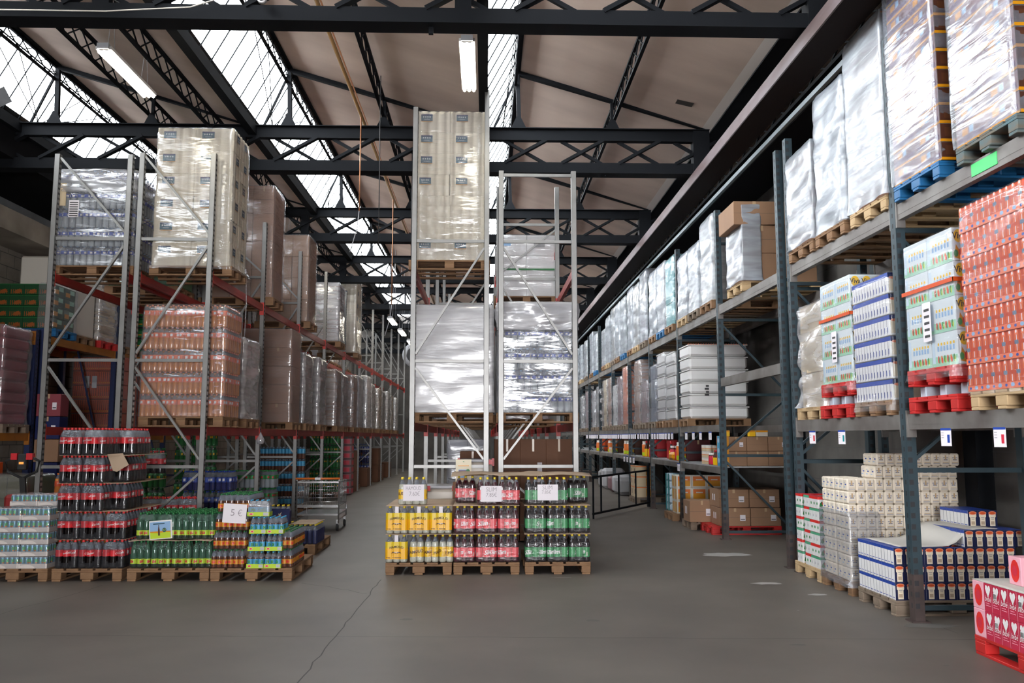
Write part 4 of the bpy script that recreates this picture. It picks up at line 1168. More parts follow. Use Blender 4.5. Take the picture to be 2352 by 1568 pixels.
for l in range(2):
    for i in range(2):
        lay = ('bottom', 'top')[l]; col = ('aisle side', 'wall side')[i]
        o = put('printed_box', PE, None, (3.77 + .2 + .402 * i, 6.565, .145 + .207 * l)); tag(o, 'narrow pink box end with a red disc, %s layer, %s' % (lay, col), 'box', 'pink boxes with a red disc')
        for r in range(3):
            o = put('printed_box', PB, None, (3.77 + .2 + .402 * i, 6.335 - .302 * r, .145 + .207 * l)); tag(o, 'red box with white hearts, %s layer, %s, %s from the disc end' % (lay, col, ORD[r]), 'box', 'red heart boxes')
sheet(4.17, 6.05, .145 + .414 + .001, .80, 1.18, 'grey board laid on the red heart boxes', 'grey_board')
o = put('printed_box', PE, None, (4.115, 6.32, .145 + .42)); tag(o, 'single pink box with a red disc standing on the grey board', 'box', 'pink boxes with a red disc')

# ---- price cards clipped under the beams
PCARD = {}
def price_card(x, y, z, label, m='red', s=.68, rot=0.0, ax='x'):
    k = (m, round(s, 2))
    if k not in PCARD:
        b = MB(); w, h = .15 * s, .21 * s
        b.box(-.002, -w / 2, -h, .002, w / 2, 0, 'paper'); b.box(-.004, -w / 2, -.012, .004, w / 2, .006, 'blue')
        b.poly([(-.003, -.02 * s, -.17 * s), (-.003, -.055 * s, -.17 * s), (-.003, -.055 * s, -.07 * s), (-.003, -.02 * s, -.07 * s)], m)
        for q in (.05, .08, .11): b.poly([(-.003, .065 * s, -q * s), (-.003, .03 * s, -q * s), (-.003, .03 * s, -(q - .006) * s), (-.003, .065 * s, -(q - .006) * s)], 'grey')
        PCARD[k] = b.mesh('price_card')
    o = put('price_card', PCARD[k], None, (x, y, z)); o.rotation_euler = (0, 0, rot); return tag(o, label, 'price card', 'price cards under the beams')
for y, lb, m in ((6.3, 'price card with a red block under the beam near the orange bottles', 'pinkred'), (7.05, 'price card with a blue mark under the beam left of the rack post', 'blue'), (9.15, 'price card with a teal mark under the beam below the milk stacks', 'teal'), (9.98, 'price card with a small red line next to the far rack post', 'red')):
    price_card(3.855, y, 1.72, lb, m, rot=.35)
yy = 14.6; n = 0
while yy < 33:
    if abs((yy - 10.95) % 3.01) > .2:
        price_card(3.855, yy, 1.74, 'small white price card under the long teal beam, %s past the %s post' % (ORD[n % 12], ORD[int((yy - 10.95) / 3.01)]), 'lightgrey', .62, rot=.25); n += 1
    if int((yy - 10.95) / 3.01) != int((yy - 11.5) / 3.01): n = n
    yy += .3 + .22 * noise.noise(Vector((yy, 0, 0))) + (.3 if yy < 17.5 else 0)
for i, y in enumerate((17.0, 22.2, 22.7, 23.2, 23.7)):
    price_card(3.84, y, 1.13, 'white price card under the goods shelf, %s along' % ORD[i], 'grey', .7, rot=.25)
b = MB(); b.box(-.004, -.17, -.05, .001, .17, .05, 'glow_green'); o = b.build('green_glare', None, (3.868, 6.30, 3.76)); tag(o, 'green light glare painted as a patch on the upper beam under the blue pallet', 'glare_patch')  # green light glare on the beam, painted as a flat patch

# ---- cardboard cartons
_ct = {}
def carton_mesh(w, d, h, m, labels=0, tape='tape'):
    k = (round(w, 3), round(d, 3), round(h, 3), m, labels)
    if k in _ct: return _ct[k]
    dl = [('t', 'rect', .46, 0, .54, 1, tape), ('f', 'rect', .46, .8, .54, 1, tape), ('f', 'rect', 0, .49, 1, .497, 'darkgrey')] if labels != 9 else []
    if labels in (1, 3): dl += [('f', 'rect', .66, .3, .84, .62, 'paper', dict(off=2)), ('f', 'rect', .68, .36, .82, .4, 'darkgrey', dict(off=3)), ('l', 'rect', .3, .35, .42, .7, 'paper', dict(off=2)), ('l', 'rect', .5, .35, .6, .7, 'paper', dict(off=2))]
    if labels in (2, 3): dl += [('l', 'rect', .2, .3, .45, .8, 'orange', dict(off=2)), ('l', 'oval', .25, .4, .4, .7, 'paper', dict(off=3))]
    _ct[k] = pbox('carton', (w, d, h), m, dl, .006)
    return _ct[k]
def carton(x, y, z, w, d, h, label, m='cardboard', labels=0, rz=0.0, group=None):
    o = put('carton', carton_mesh(w, d, h, m, labels), None, (x, y, z), rz); return tag(o, label, 'cardboard box', group)

# second bay of the long teal rack: shelf goods and the red pallet
SB = 14.02
for l in range(2):
    for i in range(3):
        carton(4.18 + .36 * i, SB + .42, 1.174 + .245 * l, .355, .5, .24, 'brown carton on the goods shelf behind the frame, %s row, %s from the aisle' % (('lower', 'upper')[l], ORD[i]), labels=(3, 0, 1)[i] if l else (2, 0, 0)[i], group='cartons on the shelf')
for i, (x, w, m) in enumerate(((4.05, .12, 'yellow'), (4.5, .1, 'yellow'), (4.66, .2, 'offwhite'))):
    o = put('packet', pbox('packet', (w, .12, .1), m, [('f', 'rect', 0, .7, 1, 1, 'gold')]), None, (x, SB + .34, 1.174 + .492)); tag(o, ('small yellow packet lying on the cartons at the aisle end', 'yellow packet lying mid-way on the shelf cartons', 'pale packet with a gold edge lying on the shelf cartons')[i], 'packet')
sb = pbox('tea_box', (.15, .2, .165), 'skyblue', [('l', 'rect', 0, 0, .12, 1, 'orange'), ('l', 'oval', .3, .3, .8, .8, 'paleblue'), ('f', 'rect', .1, .2, .9, .7, 'paleblue'), ('f', 'rect', .75, 0, 1, 1, 'gold', dict(off=2))], .003)
for l in range(3):
    o = put('tea_box', sb, None, (3.97, SB + .22, 1.174 + .167 * l)); tag(o, 'sky-blue box with an orange edge at the shelf post, %s of its stack' % ('bottom', 'middle', 'top')[l], 'box', 'blue boxes on the shelf')
def jar(kind):
    b = MB()
    if kind == 'sauce': b.lathe([(.036, 0, 'gold'), (.04, .01, 'gold'), (.04, .13, 'yellow'), (.02, .19, 'brown'), (.016, .22, 'darkgrey'), (.018, .225, 'red'), (.018, .26, 'red')], 12)
    elif kind == 'jam': b.lathe([(.045, 0, 'darkred'), (.05, .01, 'darkred'), (.05, .15, 'pinkred'), (.04, .17, 'darkred'), (.042, .172, 'white'), (.042, .2, 'white')], 12)
    elif kind == 'tin': b.lathe([(.05, 0, 'beige'), (.052, .004, 'offwhite'), (.052, .05, 'beige'), (.052, .06, 'orange'), (.052, .10, 'offwhite'), (.05, .112, 'lightgrey')], 12)
    elif kind == 'coffee': b.lathe([(.06, 0, 'orange'), (.062, .01, 'deeporange'), (.062, .07, 'lime'), (.062, .2, 'orange'), (.05, .215, 'white'), (.052, .25, 'offwhite')], 12)
    return b.mesh({'sauce': 'sauce_bottle', 'jam': 'jam_jar', 'tin': 'food_tin', 'coffee': 'coffee_jar'}[kind])
JR = {k: jar(k) for k in ('sauce', 'jam', 'tin', 'coffee')}
for i in range(4):
    for q in range(2):
        o = put('sauce_bottle', JR['sauce'], None, (3.97 + .085 * q, SB + .46 + .085 * i, 1.173)); tag(o, 'yellow sauce bottle with red cap, %s from the blue boxes, %s file' % (ORD[i], ('outer', 'inner')[q]), 'bottle', 'sauce bottles on the shelf')
for i in range(2):
    o = put('jam_jar', JR['jam'], None, (3.97, SB + .86 + .11 * i, 1.173)); tag(o, 'dark red jar with white lid on the shelf, %s past the sauces' % ORD[i], 'jar', 'red jars on the shelf')
for i in range(4):
    for q in range(2):
        for l in range(3):
            o = put('food_tin', JR['tin'], None, (3.98 + .11 * q, SB + 1.15 + .108 * i, 1.173 + .113 * l)); tag(o, 'cream food tin, %s layer, %s from the red jars, %s file' % (LAY[l], ORD[i], ('outer', 'inner')[q]), 'tin', 'food tins on the shelf')
for k in range(2, 7):
    yb = RF[k] + .35
    for i in range(5):
        kind = ('coffee', 'tin', 'coffee', 'jam', 'sauce')[(k + i // 2) % 5]
        o = put({'sauce': 'sauce_bottle', 'jam': 'jam_jar', 'tin': 'food_tin', 'coffee': 'coffee_jar'}[kind], JR[kind], None, (3.99, yb + .18 * i + (.3 if i > 2 else 0), 1.173), 0, (1.3, 1.3, 1.5)); tag(o, '%s on the goods shelf in bay %s, %s from its near post' % ({'sauce': 'sauce bottle', 'jam': 'red jar', 'tin': 'cream tin', 'coffee': 'orange and green jar'}[kind], ORD[k], ORD[i]), 'jar', 'jars along the far shelf')
    for i in range(2):
        carton(4.35, yb + .5 + 1.1 * i, 1.173, .5, .8, .42, 'box on the back of the goods shelf in bay %s, %s one' % (ORD[k], ORD[i]), m=('cardboard_dark', 'deeporange', 'darkred', 'red', 'brown')[(k + i) % 5], group='boxes at the back of the shelf')
b = MB(); b.cbox(-.13, -.2, 0, .13, .2, .17, 'gold', .05); o = b.build('snack_bag', None, (4.0, 17.9, 1.173)); tag(o, 'golden snack bag slumped on the goods shelf', 'bag')
pallet(4.45, 15.0, 0, 'red pallet on the floor under the brown cartons in the teal rack', 'pallet_red', rz=PI / 2)
for l in range(2):
    for i in range(2):
        carton(4.25 + .53 * i, 14.9 + .05 * l, .145 + .31 * l, .52, .6, .305, 'brown carton with a white label on the red pallet, %s row, %s from the aisle' % (('lower', 'upper')[l], ORD[i]), labels=1, group='cartons on the red pallet')
carton(3.86, 15.55, .145, .44, .5, .38, 'pale brown carton beside the red pallet at the aisle', labels=1)
pallet(3.98, 15.75, 0, 'dark pallet under the single carton at the aisle', 'pallet_old', near=False, w=.6, l=.7)
ob = pbox('food_box', (.3, .2, .25), 'offwhite', [('f', 'rect', .1, .12, .92, .9, 'gold'), ('f', 'rect', .1, .55, .92, .9, 'orange', dict(off=2)), ('f', 'rect', .3, .6, .75, .68, 'offwhite', dict(off=3)), ('l', 'rect', .1, .1, .4, .9, 'yellow'), ('l', 'rect', .55, .1, .9, .9, 'gold')], .004)
pallet(4.3, 17.4, 0, 'wooden pallet under the orange food boxes', 'pallet_wood', near=False, rz=PI / 2)
for l in range(3):
    for i in range(3):
        for r in range(2):
            if i and r: continue
            o = put('food_box', ob, None, (3.95 + .302 * i, 17.15 + .21 * r, .145 + .252 * l)); tag(o, 'orange and white food box, %s layer, %s from the aisle, %s row' % (LAY[l], ORD[i], ('front', 'back')[r]), 'box', 'orange food boxes on the floor')
tb = pbox('nappy_pack', (.3, .22, .15), 'paleblue', [('f', 'poly', .2, 0, 1, 1, 'teal', dict(body=[(.2, 0), (1, 0), (1, 1), (0, 1), (.4, .5)])), ('l', 'rect', 0, 0, .6, 1, 'teal')], .03)
for l in range(5):
    for r in range(2):
        o = put('nappy_pack', tb, None, (3.95, 17.75 + .23 * r, .145 + .152 * l)); tag(o, 'teal and white pack behind the orange boxes, %s layer, %s' % (LAY[l], ('near', 'far')[r]), 'pack', 'teal packs on the floor')
cb = pbox('oil_box', (.42, .4, .26), 'beige', [('l', 'rect', 0, .9, 1, 1, 'orange'), ('f', 'rect', 0, .9, 1, 1, 'orange'), ('f', 'rect', .6, .1, .95, .8, 'gold'), ('l', 'rect', .4, .3, .6, .75, 'brown')], .005)
pallet(4.35, 22.0, 0, 'pallet under the beige oil boxes', 'pallet_old', near=False, rz=PI / 2)
for l in range(3):
    for r in range(2):
        o = put('oil_box', cb, None, (4.0, 21.8 + .41 * r, .145 + .262 * l)); tag(o, 'beige box with an orange rim on the floor, %s layer, %s' % (LAY[l], ('near', 'far')[r]), 'box', 'beige boxes on the floor')
for i, (y, m, s) in enumerate(((24.6, 'grey', .3), (25.3, 'lightgrey', .34), (26.2, 'mauve', .3), (27.6, 'lightgrey', .4), (28.4, 'grey', .36))):
    b = MB(); b.cbox(-.35, -.3, 0, .35, .3, s * 1.6, m, .09); o = b.build('filled_sack', None, (4.1, y, .02)); tag(o, '%s sack on the floor of the teal rack, %s along' % (('grey', 'white', 'mauve', 'tall white', 'pale')[i], ORD[i]), 'sack')

# ---- swing barrier across the right aisle
g = thing('barrier_gate', 'black metal swing gate standing open in the aisle by the teal rack', 'gate', (2.18, 17.5, 0), math.atan2(3.1, 1.75))
b = MB(); l = 3.5; b.bar((0, 0, .84), (l, 0, .86), .04, .04, 'dark_steel'); b.build('top_rail', g)
b = MB(); b.bar((0, 0, .1), (l, 0, .1), .04, .04, 'dark_steel'); b.build('bottom_rail', g)
for x in (.45, 1.5, 2.6, 3.47):
    b = MB(); b.bar((x, 0, .1), (x, 0, .85), .03, .03, 'dark_steel'); b.build('bar', g)
b = MB(); b.bar((l, 0, 0), (l, 0, 1.0), .06, .06, 'dark_steel'); b.build('hinge_post', g)
b = MB(); b.bar((.02, 0, 0), (.02, 0, .86), .03, .03, 'dark_steel'); b.build('foot', g)
mat('tissue_white', '#cdc3ae', .75); mat('tissue_teal', '#245264', .5)
mat('carton_mauve', '#a27b63', .7, var=.1); mat('slate', '#5e6c82', .5)
mat('tub_clear', '#c9beb0', .35)
mat('canbrown', '#5a3018', .5)
mat('viva_white', '#d5dde0', .5)
mat('oj_pale', '#d8622f', .25); mat('oj_deep', '#c23f18', .25)
mat('berry', '#8e4048', .5); mat('leaf_dark', '#0e4420', .5); mat('orange_dark', '#98501a', .5)  # leaf_dark, orange_dark: shade of the dim blue rack put into the colour
mat('olive', '#4a4a28', .4)
# ================================================================== wrapped pallet loads on the racks
_n = [0]
def shellpos(w, d, h, nx, ny, nz):
    # outer positions of a stacked block
    out = []
    for l in range(nz):
        for i in range(nx):
            for j in range(ny):
                out.append(((i - (nx - 1) / 2) * w / nx, (j - (ny - 1) / 2) * d / ny, l * h / nz))
    return out

def load(name, label, cat, x, y, z, w, d, h, body, film=None, pal='pallet_wood', group='wrapped loads', near=False, amp=.012, flare=.02, bands=None, r=.05, skirt=.0, plabel=None, base_h=.0, rot=PI / 2, pw=None, seed=None, puff=0.0, extra=None, prz=0.0):
    """one pallet with its load; z is the top of the beam; returns the load"""
    _n[0] += 1; seed = seed if seed is not None else _n[0]
    if pal: pallet(x, y, z, plabel or ' '.join(('pallet under the ' + label).split()[:16]), pal, w=.8, l=1.2, rz=rot, near=near)
    p = thing(name, label, cat, (x, y, z + .146), prz, group)
    rg = random.Random(seed)
    kind = body[0]
    if kind == 'cartons':
        _, nx, ny, nz, m, lb = body
        cw, cd, ch = (w - .02) / nx, (d - .02) / ny, h / nz
        me = carton_mesh(cw - .004, cd - .004, ch - .003, m, lb)
        for (a, c, e) in shellpos(w - .02, d - .02, h, nx, ny, nz):
            o = put('carton', me, p, (a + rg.uniform(-.006, .006), c + rg.uniform(-.006, .006), e), rg.choice((0, PI) if lb < 3 else (0,)))
    elif kind == 'boxes':                  # printed unit boxes
        _, nx, ny, nz, me = body
        for (a, c, e) in shellpos(w, d, h, nx, ny, nz):
            i = round((a + w / 2) / (w / nx) - .5); j = round((c + d / 2) / (d / ny) - .5)
            if 0 < i < nx - 1 and 0 < j < ny - 1: continue
            put('unit_box', me, p, (a, c, e))
    elif kind == 'sacks':
        _, nz, m = body
        for l in range(nz):
            b = MB(); b.cbox(-w / 2 + .02, -d / 2 + .02, 0, w / 2 - .02, d / 2 - .02, h / nz - .004, m, .035); b.build('sack_layer', p, (rg.uniform(-.01, .01), rg.uniform(-.01, .01), l * h / nz))
    elif kind == 'packs':                  # bottles in packs, outer rows only
        _, bk, nxp, nyp, nz, side = body[:6]
        full = bottle_meshes(bk)[1]; rr_, hh = BK[bk][0], BK[bk][1]; dz = h / nz; pwid = w / nxp; pdep = d / nyp; nb = max(2, round(pwid / (2 * rr_)))
        for l in range(nz):
            for c in range(nxp):
                for q in range(nyp):
                    edge = (c == nxp - 1) if side == 'r' else (c == 0)
                    if q > 0 and not edge: continue
                    fm = pack_film(bk, nb, 2, 'film_pack', False)
                    k = put('bottle_pack', fm, p, ((c - (nxp - 1) / 2) * pwid, (q - (nyp - 1) / 2) * pdep, l * dz))
                    for i in range(nb):
                        for j in range(2):
                            if (q == 0 and j == 0) or (edge and i == (nb - 1 if side == 'r' else 0)) or (l == nz - 1 and j == 1 and q == 0):
                                put('bottle', full, k, ((i - (nb - 1) / 2) * pwid / nb, (j - .5) * pdep / 2, 0), rg.uniform(0, 6))
            b = MB(); b.box(-w / 2 + .12, -d / 2 + .12, l * dz, w / 2 - .12, d / 2 - .12, l * dz + dz - .015, body[6] if len(body) > 6 else 'darkgrey'); b.build('inner_packs', p)
    elif kind == 'tissue':
        _, nx, ny, nz, bare = body
        for (a, c, e) in shellpos(w, d, h, nx, ny, nz):
            put('tissue_pack', tissue_mesh(w / nx, d / ny, h / nz, round(e / (h / nz)) not in bare), p, (a + rg.uniform(-.01, .01), c, e), 0)
    elif kind == 'bulk':
        _, m, strips = body
        b = MB(); b.cbox(-w / 2 + .01, -d / 2 + .01, 0, w / 2 - .01, d / 2 - .01, h - .01, m, .03)
        for zz, mm in strips:
            b.box(-w / 2 + .006, -d / 2 + .006, zz * h, w / 2 - .006, d / 2 - .006, zz * h + .012, mm)
        b.build('goods_block', p)
    elif kind == 'lids':                   # stacked white tubs with ribs
        _, nz, m = body
        for l in range(nz):
            b = MB(); b.cbox(-w / 2 + .012, -d / 2 + .012, 0, w / 2 - .012, d / 2 - .012, h / nz - .012, m, .04); b.box(-w / 2, -d / 2, h / nz - .03, w / 2, d / 2, h / nz - .012, m); b.build('tub_layer', p, (0, 0, l * h / nz))
    if extra: extra(p, w, d, h)
    if film: put('stretch_film', film_shell(w + .02, d + .02, h + .01, film, amp, bands or 5, seed, r, flare, True, skirt, puff=puff), p)
    return p

def tissue_mesh(w, d, h, lab=True):
    k = ('tis', round(w, 2), round(d, 2), round(h, 2), lab)
    if k in _ct: return _ct[k]
    b = MB(); m = 'tissue_white'; km = b.mi(m)
    per = []
    for (ax, ay, bx, by) in ((-1, -1, 1, -1), (1, -1, 1, 1), (1, 1, -1, 1), (-1, 1, -1, -1)):
        l = w if ax != bx else d; lob = max(1, round(l / .13)); st = lob * 6
        for i in range(st):
            t = i / st; q = .030 * (abs(math.sin(PI * (t * lob + .5))) ** .6 - 1)
            x = (ax + (bx - ax) * t) * w / 2; y = (ay + (by - ay) * t) * d / 2
            nx_, ny_ = ((0, ay) if ax != bx else (ax, 0))
            per.append((x + nx_ * q, y + ny_ * q))
    N = len(per); rows = ((0, .99), (.01, 1.0), (h * .3, 1.003), (h * .47, 1.0), (h * .5, .982), (h * .53, 1.0), (h * .8, 1.003), (h - .01, 1.0), (h, .99))
    for z, s in rows:
        for x, y in per: b.v.append((x * s, y * s, z))
    for i in range(len(rows) - 1):
        for j in range(N):
            b.f.append((i * N + j, i * N + (j + 1) % N, (i + 1) * N + (j + 1) % N, (i + 1) * N + j)); b.m.append(km); b.sm.append(True)
    b.f.append(tuple((len(rows) - 1) * N + j for j in range(N))); b.m.append(km); b.sm.append(False)
    if lab:
        for f, u0 in (('f', .16), ('r', .35), ('l', .35)):
            D = (w + .006, d + .006, h)
            decal(b, D, f, 'rect', u0, .5, u0 + .32, .84, 'tissue_teal', 2); decal(b, D, f, 'rect', u0, .5, u0 + .32, .525, 'gold', 3); decal(b, D, f, 'rect', u0, .79, u0 + .32, .84, 'navy', 3)
            for q in range(4): decal(b, D, f, 'rect', u0 + .05 + .06 * q, .69, u0 + .085 + .06 * q, .75, 'lightgrey', 3)
            decal(b, D, f, 'rect', u0 + .08, .6, u0 + .24, .62, 'lightgrey', 3)
    _ct[k] = b.mesh('tissue_pack')
    return _ct[k]

Z2L, Z1L = 4.0, 1.8
FBX = -4.5; FAX = -5.72
L_ = 'pallet_wood'
def lab_sheet(p, w, d, h):
    b = MB(); decal(b, (w + .05, d + .06, h), 'f', 'rect', .2, .5, .32, .68, 'paper', 1)
    for q in range(7): decal(b, (w + .05, d + .06, h), 'f', 'rect', .21, .51 + .023 * q, .31, .522 + .023 * q, 'darkgrey', 2)
    decal(b, (w + .05, d + .06, h), 'f', 'rect', .03, .62, .16, .86, 'beige', 1)
    b.build('delivery_note', p)
# left row, upper level
load('bottle_load', 'wrapped water bottle load on the upper level at the outer silver frame', 'pallet load', -5.77, 12.78, Z2L, 1.16, .8, 1.42, ('packs', 'water', 4, 4, 5, 'r', 'slate'), 'film', near=True, amp=.016, extra=lambda p, w, d, h: (lab_sheet(p, w, d, h), put('film_hood', film_shell(w + .03, d + .03, .36, 'film_haze', .03, 1, 3, .06, top=True), p, (0, 0, h - .33))), flare=.03)
load('bottle_load', 'dark green wrapped bottle load glimpsed behind the first upper pallets', 'pallet load', -5.72, 14.45, Z2L, 1.16, .8, 1.5, ('bulk', 'leaf', ((.2, 'darkgrey'), (.45, 'darkgrey'), (.7, 'darkgrey'))), 'film', amp=.02)
load('tissue_load', 'tall tissue tower with teal labels on the upper level above the orange bottles', 'pallet load', -4.33, 12.75, Z2L, 1.12, .8, 2.08, ('tissue', 2, 2, 6, ()), 'film', near=True, amp=.012, puff=.012, flare=.08, skirt=.06)
load('carton_load', 'tall brown carton load wrapped in film beside the tissue tower', 'pallet load', -4.42, 15.55, Z2L, 1.14, .8, 2.05, ('cartons', 3, 2, 4, 'carton_mauve', 0), 'film', amp=.01)
load('carton_load', 'brown carton load wrapped in film in the second upper bay of the long silver rack', 'pallet load', -4.42, 18.75, Z2L, 1.1, .85, 1.9, ('cartons', 3, 2, 4, 'cardboard', 0), 'film', near=False, amp=.012)
load('bottle_load', 'grey wrapped load with fine ribs on the upper level before the second tissue tower', 'pallet load', -4.42, 22.6, Z2L, 1.1, .85, 1.55, ('bulk', 'lightgrey', tuple((q / 14, 'mauve') for q in range(1, 14))), 'film_haze')
load('tissue_load', 'second tissue tower further along the upper level', 'pallet load', -4.42, 25.6, Z2L, 1.1, .9, 2.3, ('tissue', 2, 2, 6, ()), 'film', amp=.012)
rnd = random.Random(11)
TONES = [('carton_mauve', 'brown'), ('lightgrey', 'pale grey'), ('beige', 'beige'), ('mauve', 'mauve'), ('white', 'white'), ('cardboard', 'tan'), ('grey', 'grey')]
for k, y in enumerate((15.6, 16.6, 18.6, 20.0, 22.3, 24.6, 26.9, 28.4, 29.4, 30.6, 31.8)):
    m, wd = TONES[(k * 3 + 4) % 7]
    load('wrapped_load', '%s wrapped load high in the inner silver row, %s behind the water load' % (wd, ORD[k]), 'pallet load', -5.72, y, Z2L, 1.1, .85, rnd.uniform(1.1, 1.5) + (.35 if k > 5 else 0), ('cartons', 2, 1, 3, m, 9), 'film_haze', amp=.012)
# left row, lower level
load('juice_load', 'five-layer orange drink bottle load behind the near silver frame', 'pallet load', -4.38, 12.75, Z1L, 1.2, .8, 1.62, ('packs', 'orange', 4, 4, 5, 'r', 'juice'), 'film', near=True, amp=.010, bands=5)
load('sack_load', 'grey wrapped load in three banded tiers beside the orange bottles', 'pallet load', -4.42, 14.1, Z1L, 1.1, .85, 1.3, ('cartons', 2, 2, 3, 'lightgrey', 9), 'film_dense', near=True, amp=.018, bands=3, flare=.05)
load('carton_load', 'big brown carton load on the lower level next to the grey tiers', 'pallet load', -4.42, 17.35, Z1L, 1.12, .85, 1.85, ('cartons', 2, 2, 5, 'carton_mauve', 0), 'film', amp=.012)
for k, (y, m, wd, f, h) in enumerate(((18.6, 'grey', 'grey', 'film_dense', 1.5), (20.2, 'lightgrey', 'creased grey', 'film_dense', 1.55), (22.4, 'cardboard', 'tan', 'film_haze', 1.45), (23.4, 'mauve', 'mauve', 'film_dense', 1.4), (25.2, 'carton_mauve', 'brown', 'film_haze', 1.5), (26.4, 'lightgrey', 'silver-bottle', 'film_silver', 1.55), (28.2, 'white', 'white', 'film_haze', 1.7), (29.3, 'lightgrey', 'pale grey', 'film_dense', 1.5), (31.1, 'beige', 'beige', 'film_dense', 1.45), (32.2, 'grey', 'dark grey', 'film_dense', 1.4), (34, 'lightgrey', 'light', 'film_dense', 1.5), (35.2, 'beige', 'cream', 'film_dense', 1.4), (37.0, 'white', 'bright', 'film_haze', 1.4))):
    load('wrapped_load', '%s wrapped load on the lower red beams, %s past the big brown cartons' % (wd, ORD[k] if k < 12 else 'last one'), 'pallet load', -4.42, y, Z1L, 1.1, .86, h, ('cartons', 2, 1, 3, m, 9), f, amp=.016, bands=3 + k % 3)
for k, y in enumerate((18.7, 20.0, 22.2, 23.4, 25.1)):
    m, wd = TONES[(k * 2) % 7]
    load('wrapped_load', '%s wrapped load on the lower level of the inner silver row, %s one' % (wd, ORD[k]), 'pallet load', -5.72, y, Z1L, 1.05, .85, 1.2, ('cartons', 2, 1, 3, m, 9), 'film_haze', amp=.012)

# middle racks
def torn(p, w, d, h): pass
load('tissue_load', 'tallest tissue tower with teal labels on top of the middle rack', 'pallet load', -.55, 12.72, 4.1, 1.06, .8, 2.27, ('tissue', 2, 2, 7, (1, 2)), 'film', near=True, amp=.01, puff=.015, r=.09, flare=.03)
load('white_load', 'square white wrapped load in the middle rack under the tissue tower', 'pallet load', -.50, 12.72, 1.86, 1.2, .85, 1.56, ('bulk', 'white', ()), 'film_white', near=True, amp=.006, r=.03, bands=3)
load('white_load', 'white load with a red dotted rim behind the square white load', 'pallet load', -.45, 14.0, 1.86, 1.1, .8, 1.72, ('bulk', 'white', ((.96, 'salmon'),)), 'film_haze', amp=.004)
load('bottle_load', 'wrapped water bottle load with a white hood in the middle rack', 'pallet load', .745, 12.72, 1.86, 1.16, .85, 1.6, ('packs', 'water', 4, 4, 5, 'r', 'slate'), 'film', near=True, amp=.016, extra=lambda p, w, d, h: put('film_hood', film_shell(w + .05, d + .05, .42, 'film_white', .03, 1, 3, .06, top=True), p, (0, 0, h - .40)))
load('carton_load', 'white printed carton load on a brown base high in the middle rack', 'pallet load', .74, 15.9, 4.1, 1.1, .8, 1.15, ('cartons', 2, 1, 3, 'white', 9), 'film', amp=.006, base_h=.2, extra=lambda p, w, d, h: (lambda b: (decal(b, (w + .03, d + .03, h), 'f', 'rect', .04, .42, .96, .45, 'leaf', 1), decal(b, (w + .03, d + .03, h), 'f', 'rect', .62, .8, .8, .86, 'grey', 1), decal(b, (w + .03, d + .03, h), 'f', 'rect', .1, .82, .24, .88, 'lightblue', 1), b.build('print', p)))(MB()))
for k, y in enumerate((17.2, 18.9, 21.6, 24.5)):
    load('wrapped_load', 'wrapped load deep in the middle rack, %s behind the square white load' % ORD[k], 'pallet load', -.5, y, 1.86, 1.0, .85, 1.4, ('cartons', 2, 1, 3, TONES[k + 1][0], 9), 'film_haze')
    load('wrapped_load', 'wrapped load deep in the middle rack, %s behind the hooded bottle load' % ORD[k], 'pallet load', .74, y, 1.86, 1.0, .85, 1.4, ('cartons', 2, 1, 3, TONES[(k + 3) % 7][0], 9), 'film_haze')
# floor of the middle rack
for i in range(3):
    for l in range(2):
        carton(.34 + .42 * i if l else .32 + .43 * i, 14.0 + .1 * l, .02 + .62 * l + (.0 if l else 0), .42, .6, .61 if l == 0 else .98 - .0, 'brown carton on the floor of the middle rack, %s row, %s across' % (('lower', 'upper')[l], ORD[i]), 'cardboard_dark', labels=(0, 1, 0)[i], group='brown cartons under the middle rack')
carton(-.22, 14.4, 0, .42, .6, 1.42, 'tall brown carton stack end beside the plastic tubs', 'cardboard_dark', 1)
def tub(x, y, z, label):
    p = thing('plastic_tub', label, 'tub', (x, y, z), 0, 'translucent tubs with red clips')
    b = MB(); b.cbox(-.24, -.3, 0, .24, .3, .36, 'tub_clear', .05); b.build('body', p)
    b = MB(); b.cbox(-.25, -.31, .36, .25, .31, .40, 'lightgrey', .012); b.build('lid', p)
    for s in (-1, 1):
        c = MB(); c.box(s * .25 - .02, -.1, .3, s * .25 + .02, .1, .41, 'red'); c.build('clip', p)
        c = MB(); c.box(s * .2 - .045, -.325, .33, s * .2 + .045, -.3, .40, 'red'); c.build('clip', p)
tub(-.64, 12.62, .56, 'translucent tub with red clips behind the lemonade cardboard'); tub(-.15, 12.75, .93, 'translucent tub with red clips behind the poster card')
carton(-.64, 12.62, 0, .5, .6, .555, 'brown carton under the translucent tub', 'cardboard_dark'); carton(-.15, 12.75, 0, .46, .6, .925, 'tall brown carton under the second translucent tub', 'cardboard_dark')
load('wrapped_load', 'silver wrapped stack on the floor inside the middle rack', 'pallet load', -.35, 16.6, 0, .75, .8, 1.45, ('cartons', 2, 1, 4, 'lightgrey', 9), 'film_silver')
def ac_art(o, w, h):
    b = MB(); Y = -.014
    def q(u0, v0, u1, v1, m, k=0): b.poly([((u0 - .5) * w, Y - .0008 * k, v0 * h), ((u1 - .5) * w, Y - .0008 * k, v0 * h), ((u1 - .5) * w, Y - .0008 * k, v1 * h), ((u0 - .5) * w, Y - .0008 * k, v1 * h)], m)
    q(.18, .18, .72, .55, 'lightblue'); q(.2, .4, .68, .52, 'purple', 1); q(.18, .08, .74, .18, 'gold'); q(.15, .7, .85, .73, 'gold'); q(.46, .88, .54, .92, 'leaf')
    b.poly([((.78 + .13 * math.cos(PI * i / 7) - .5) * w, Y - .002, (.47 + .1 * math.sin(PI * i / 7)) * h) for i in range(14)], 'leaf'); b.build('picture', o)
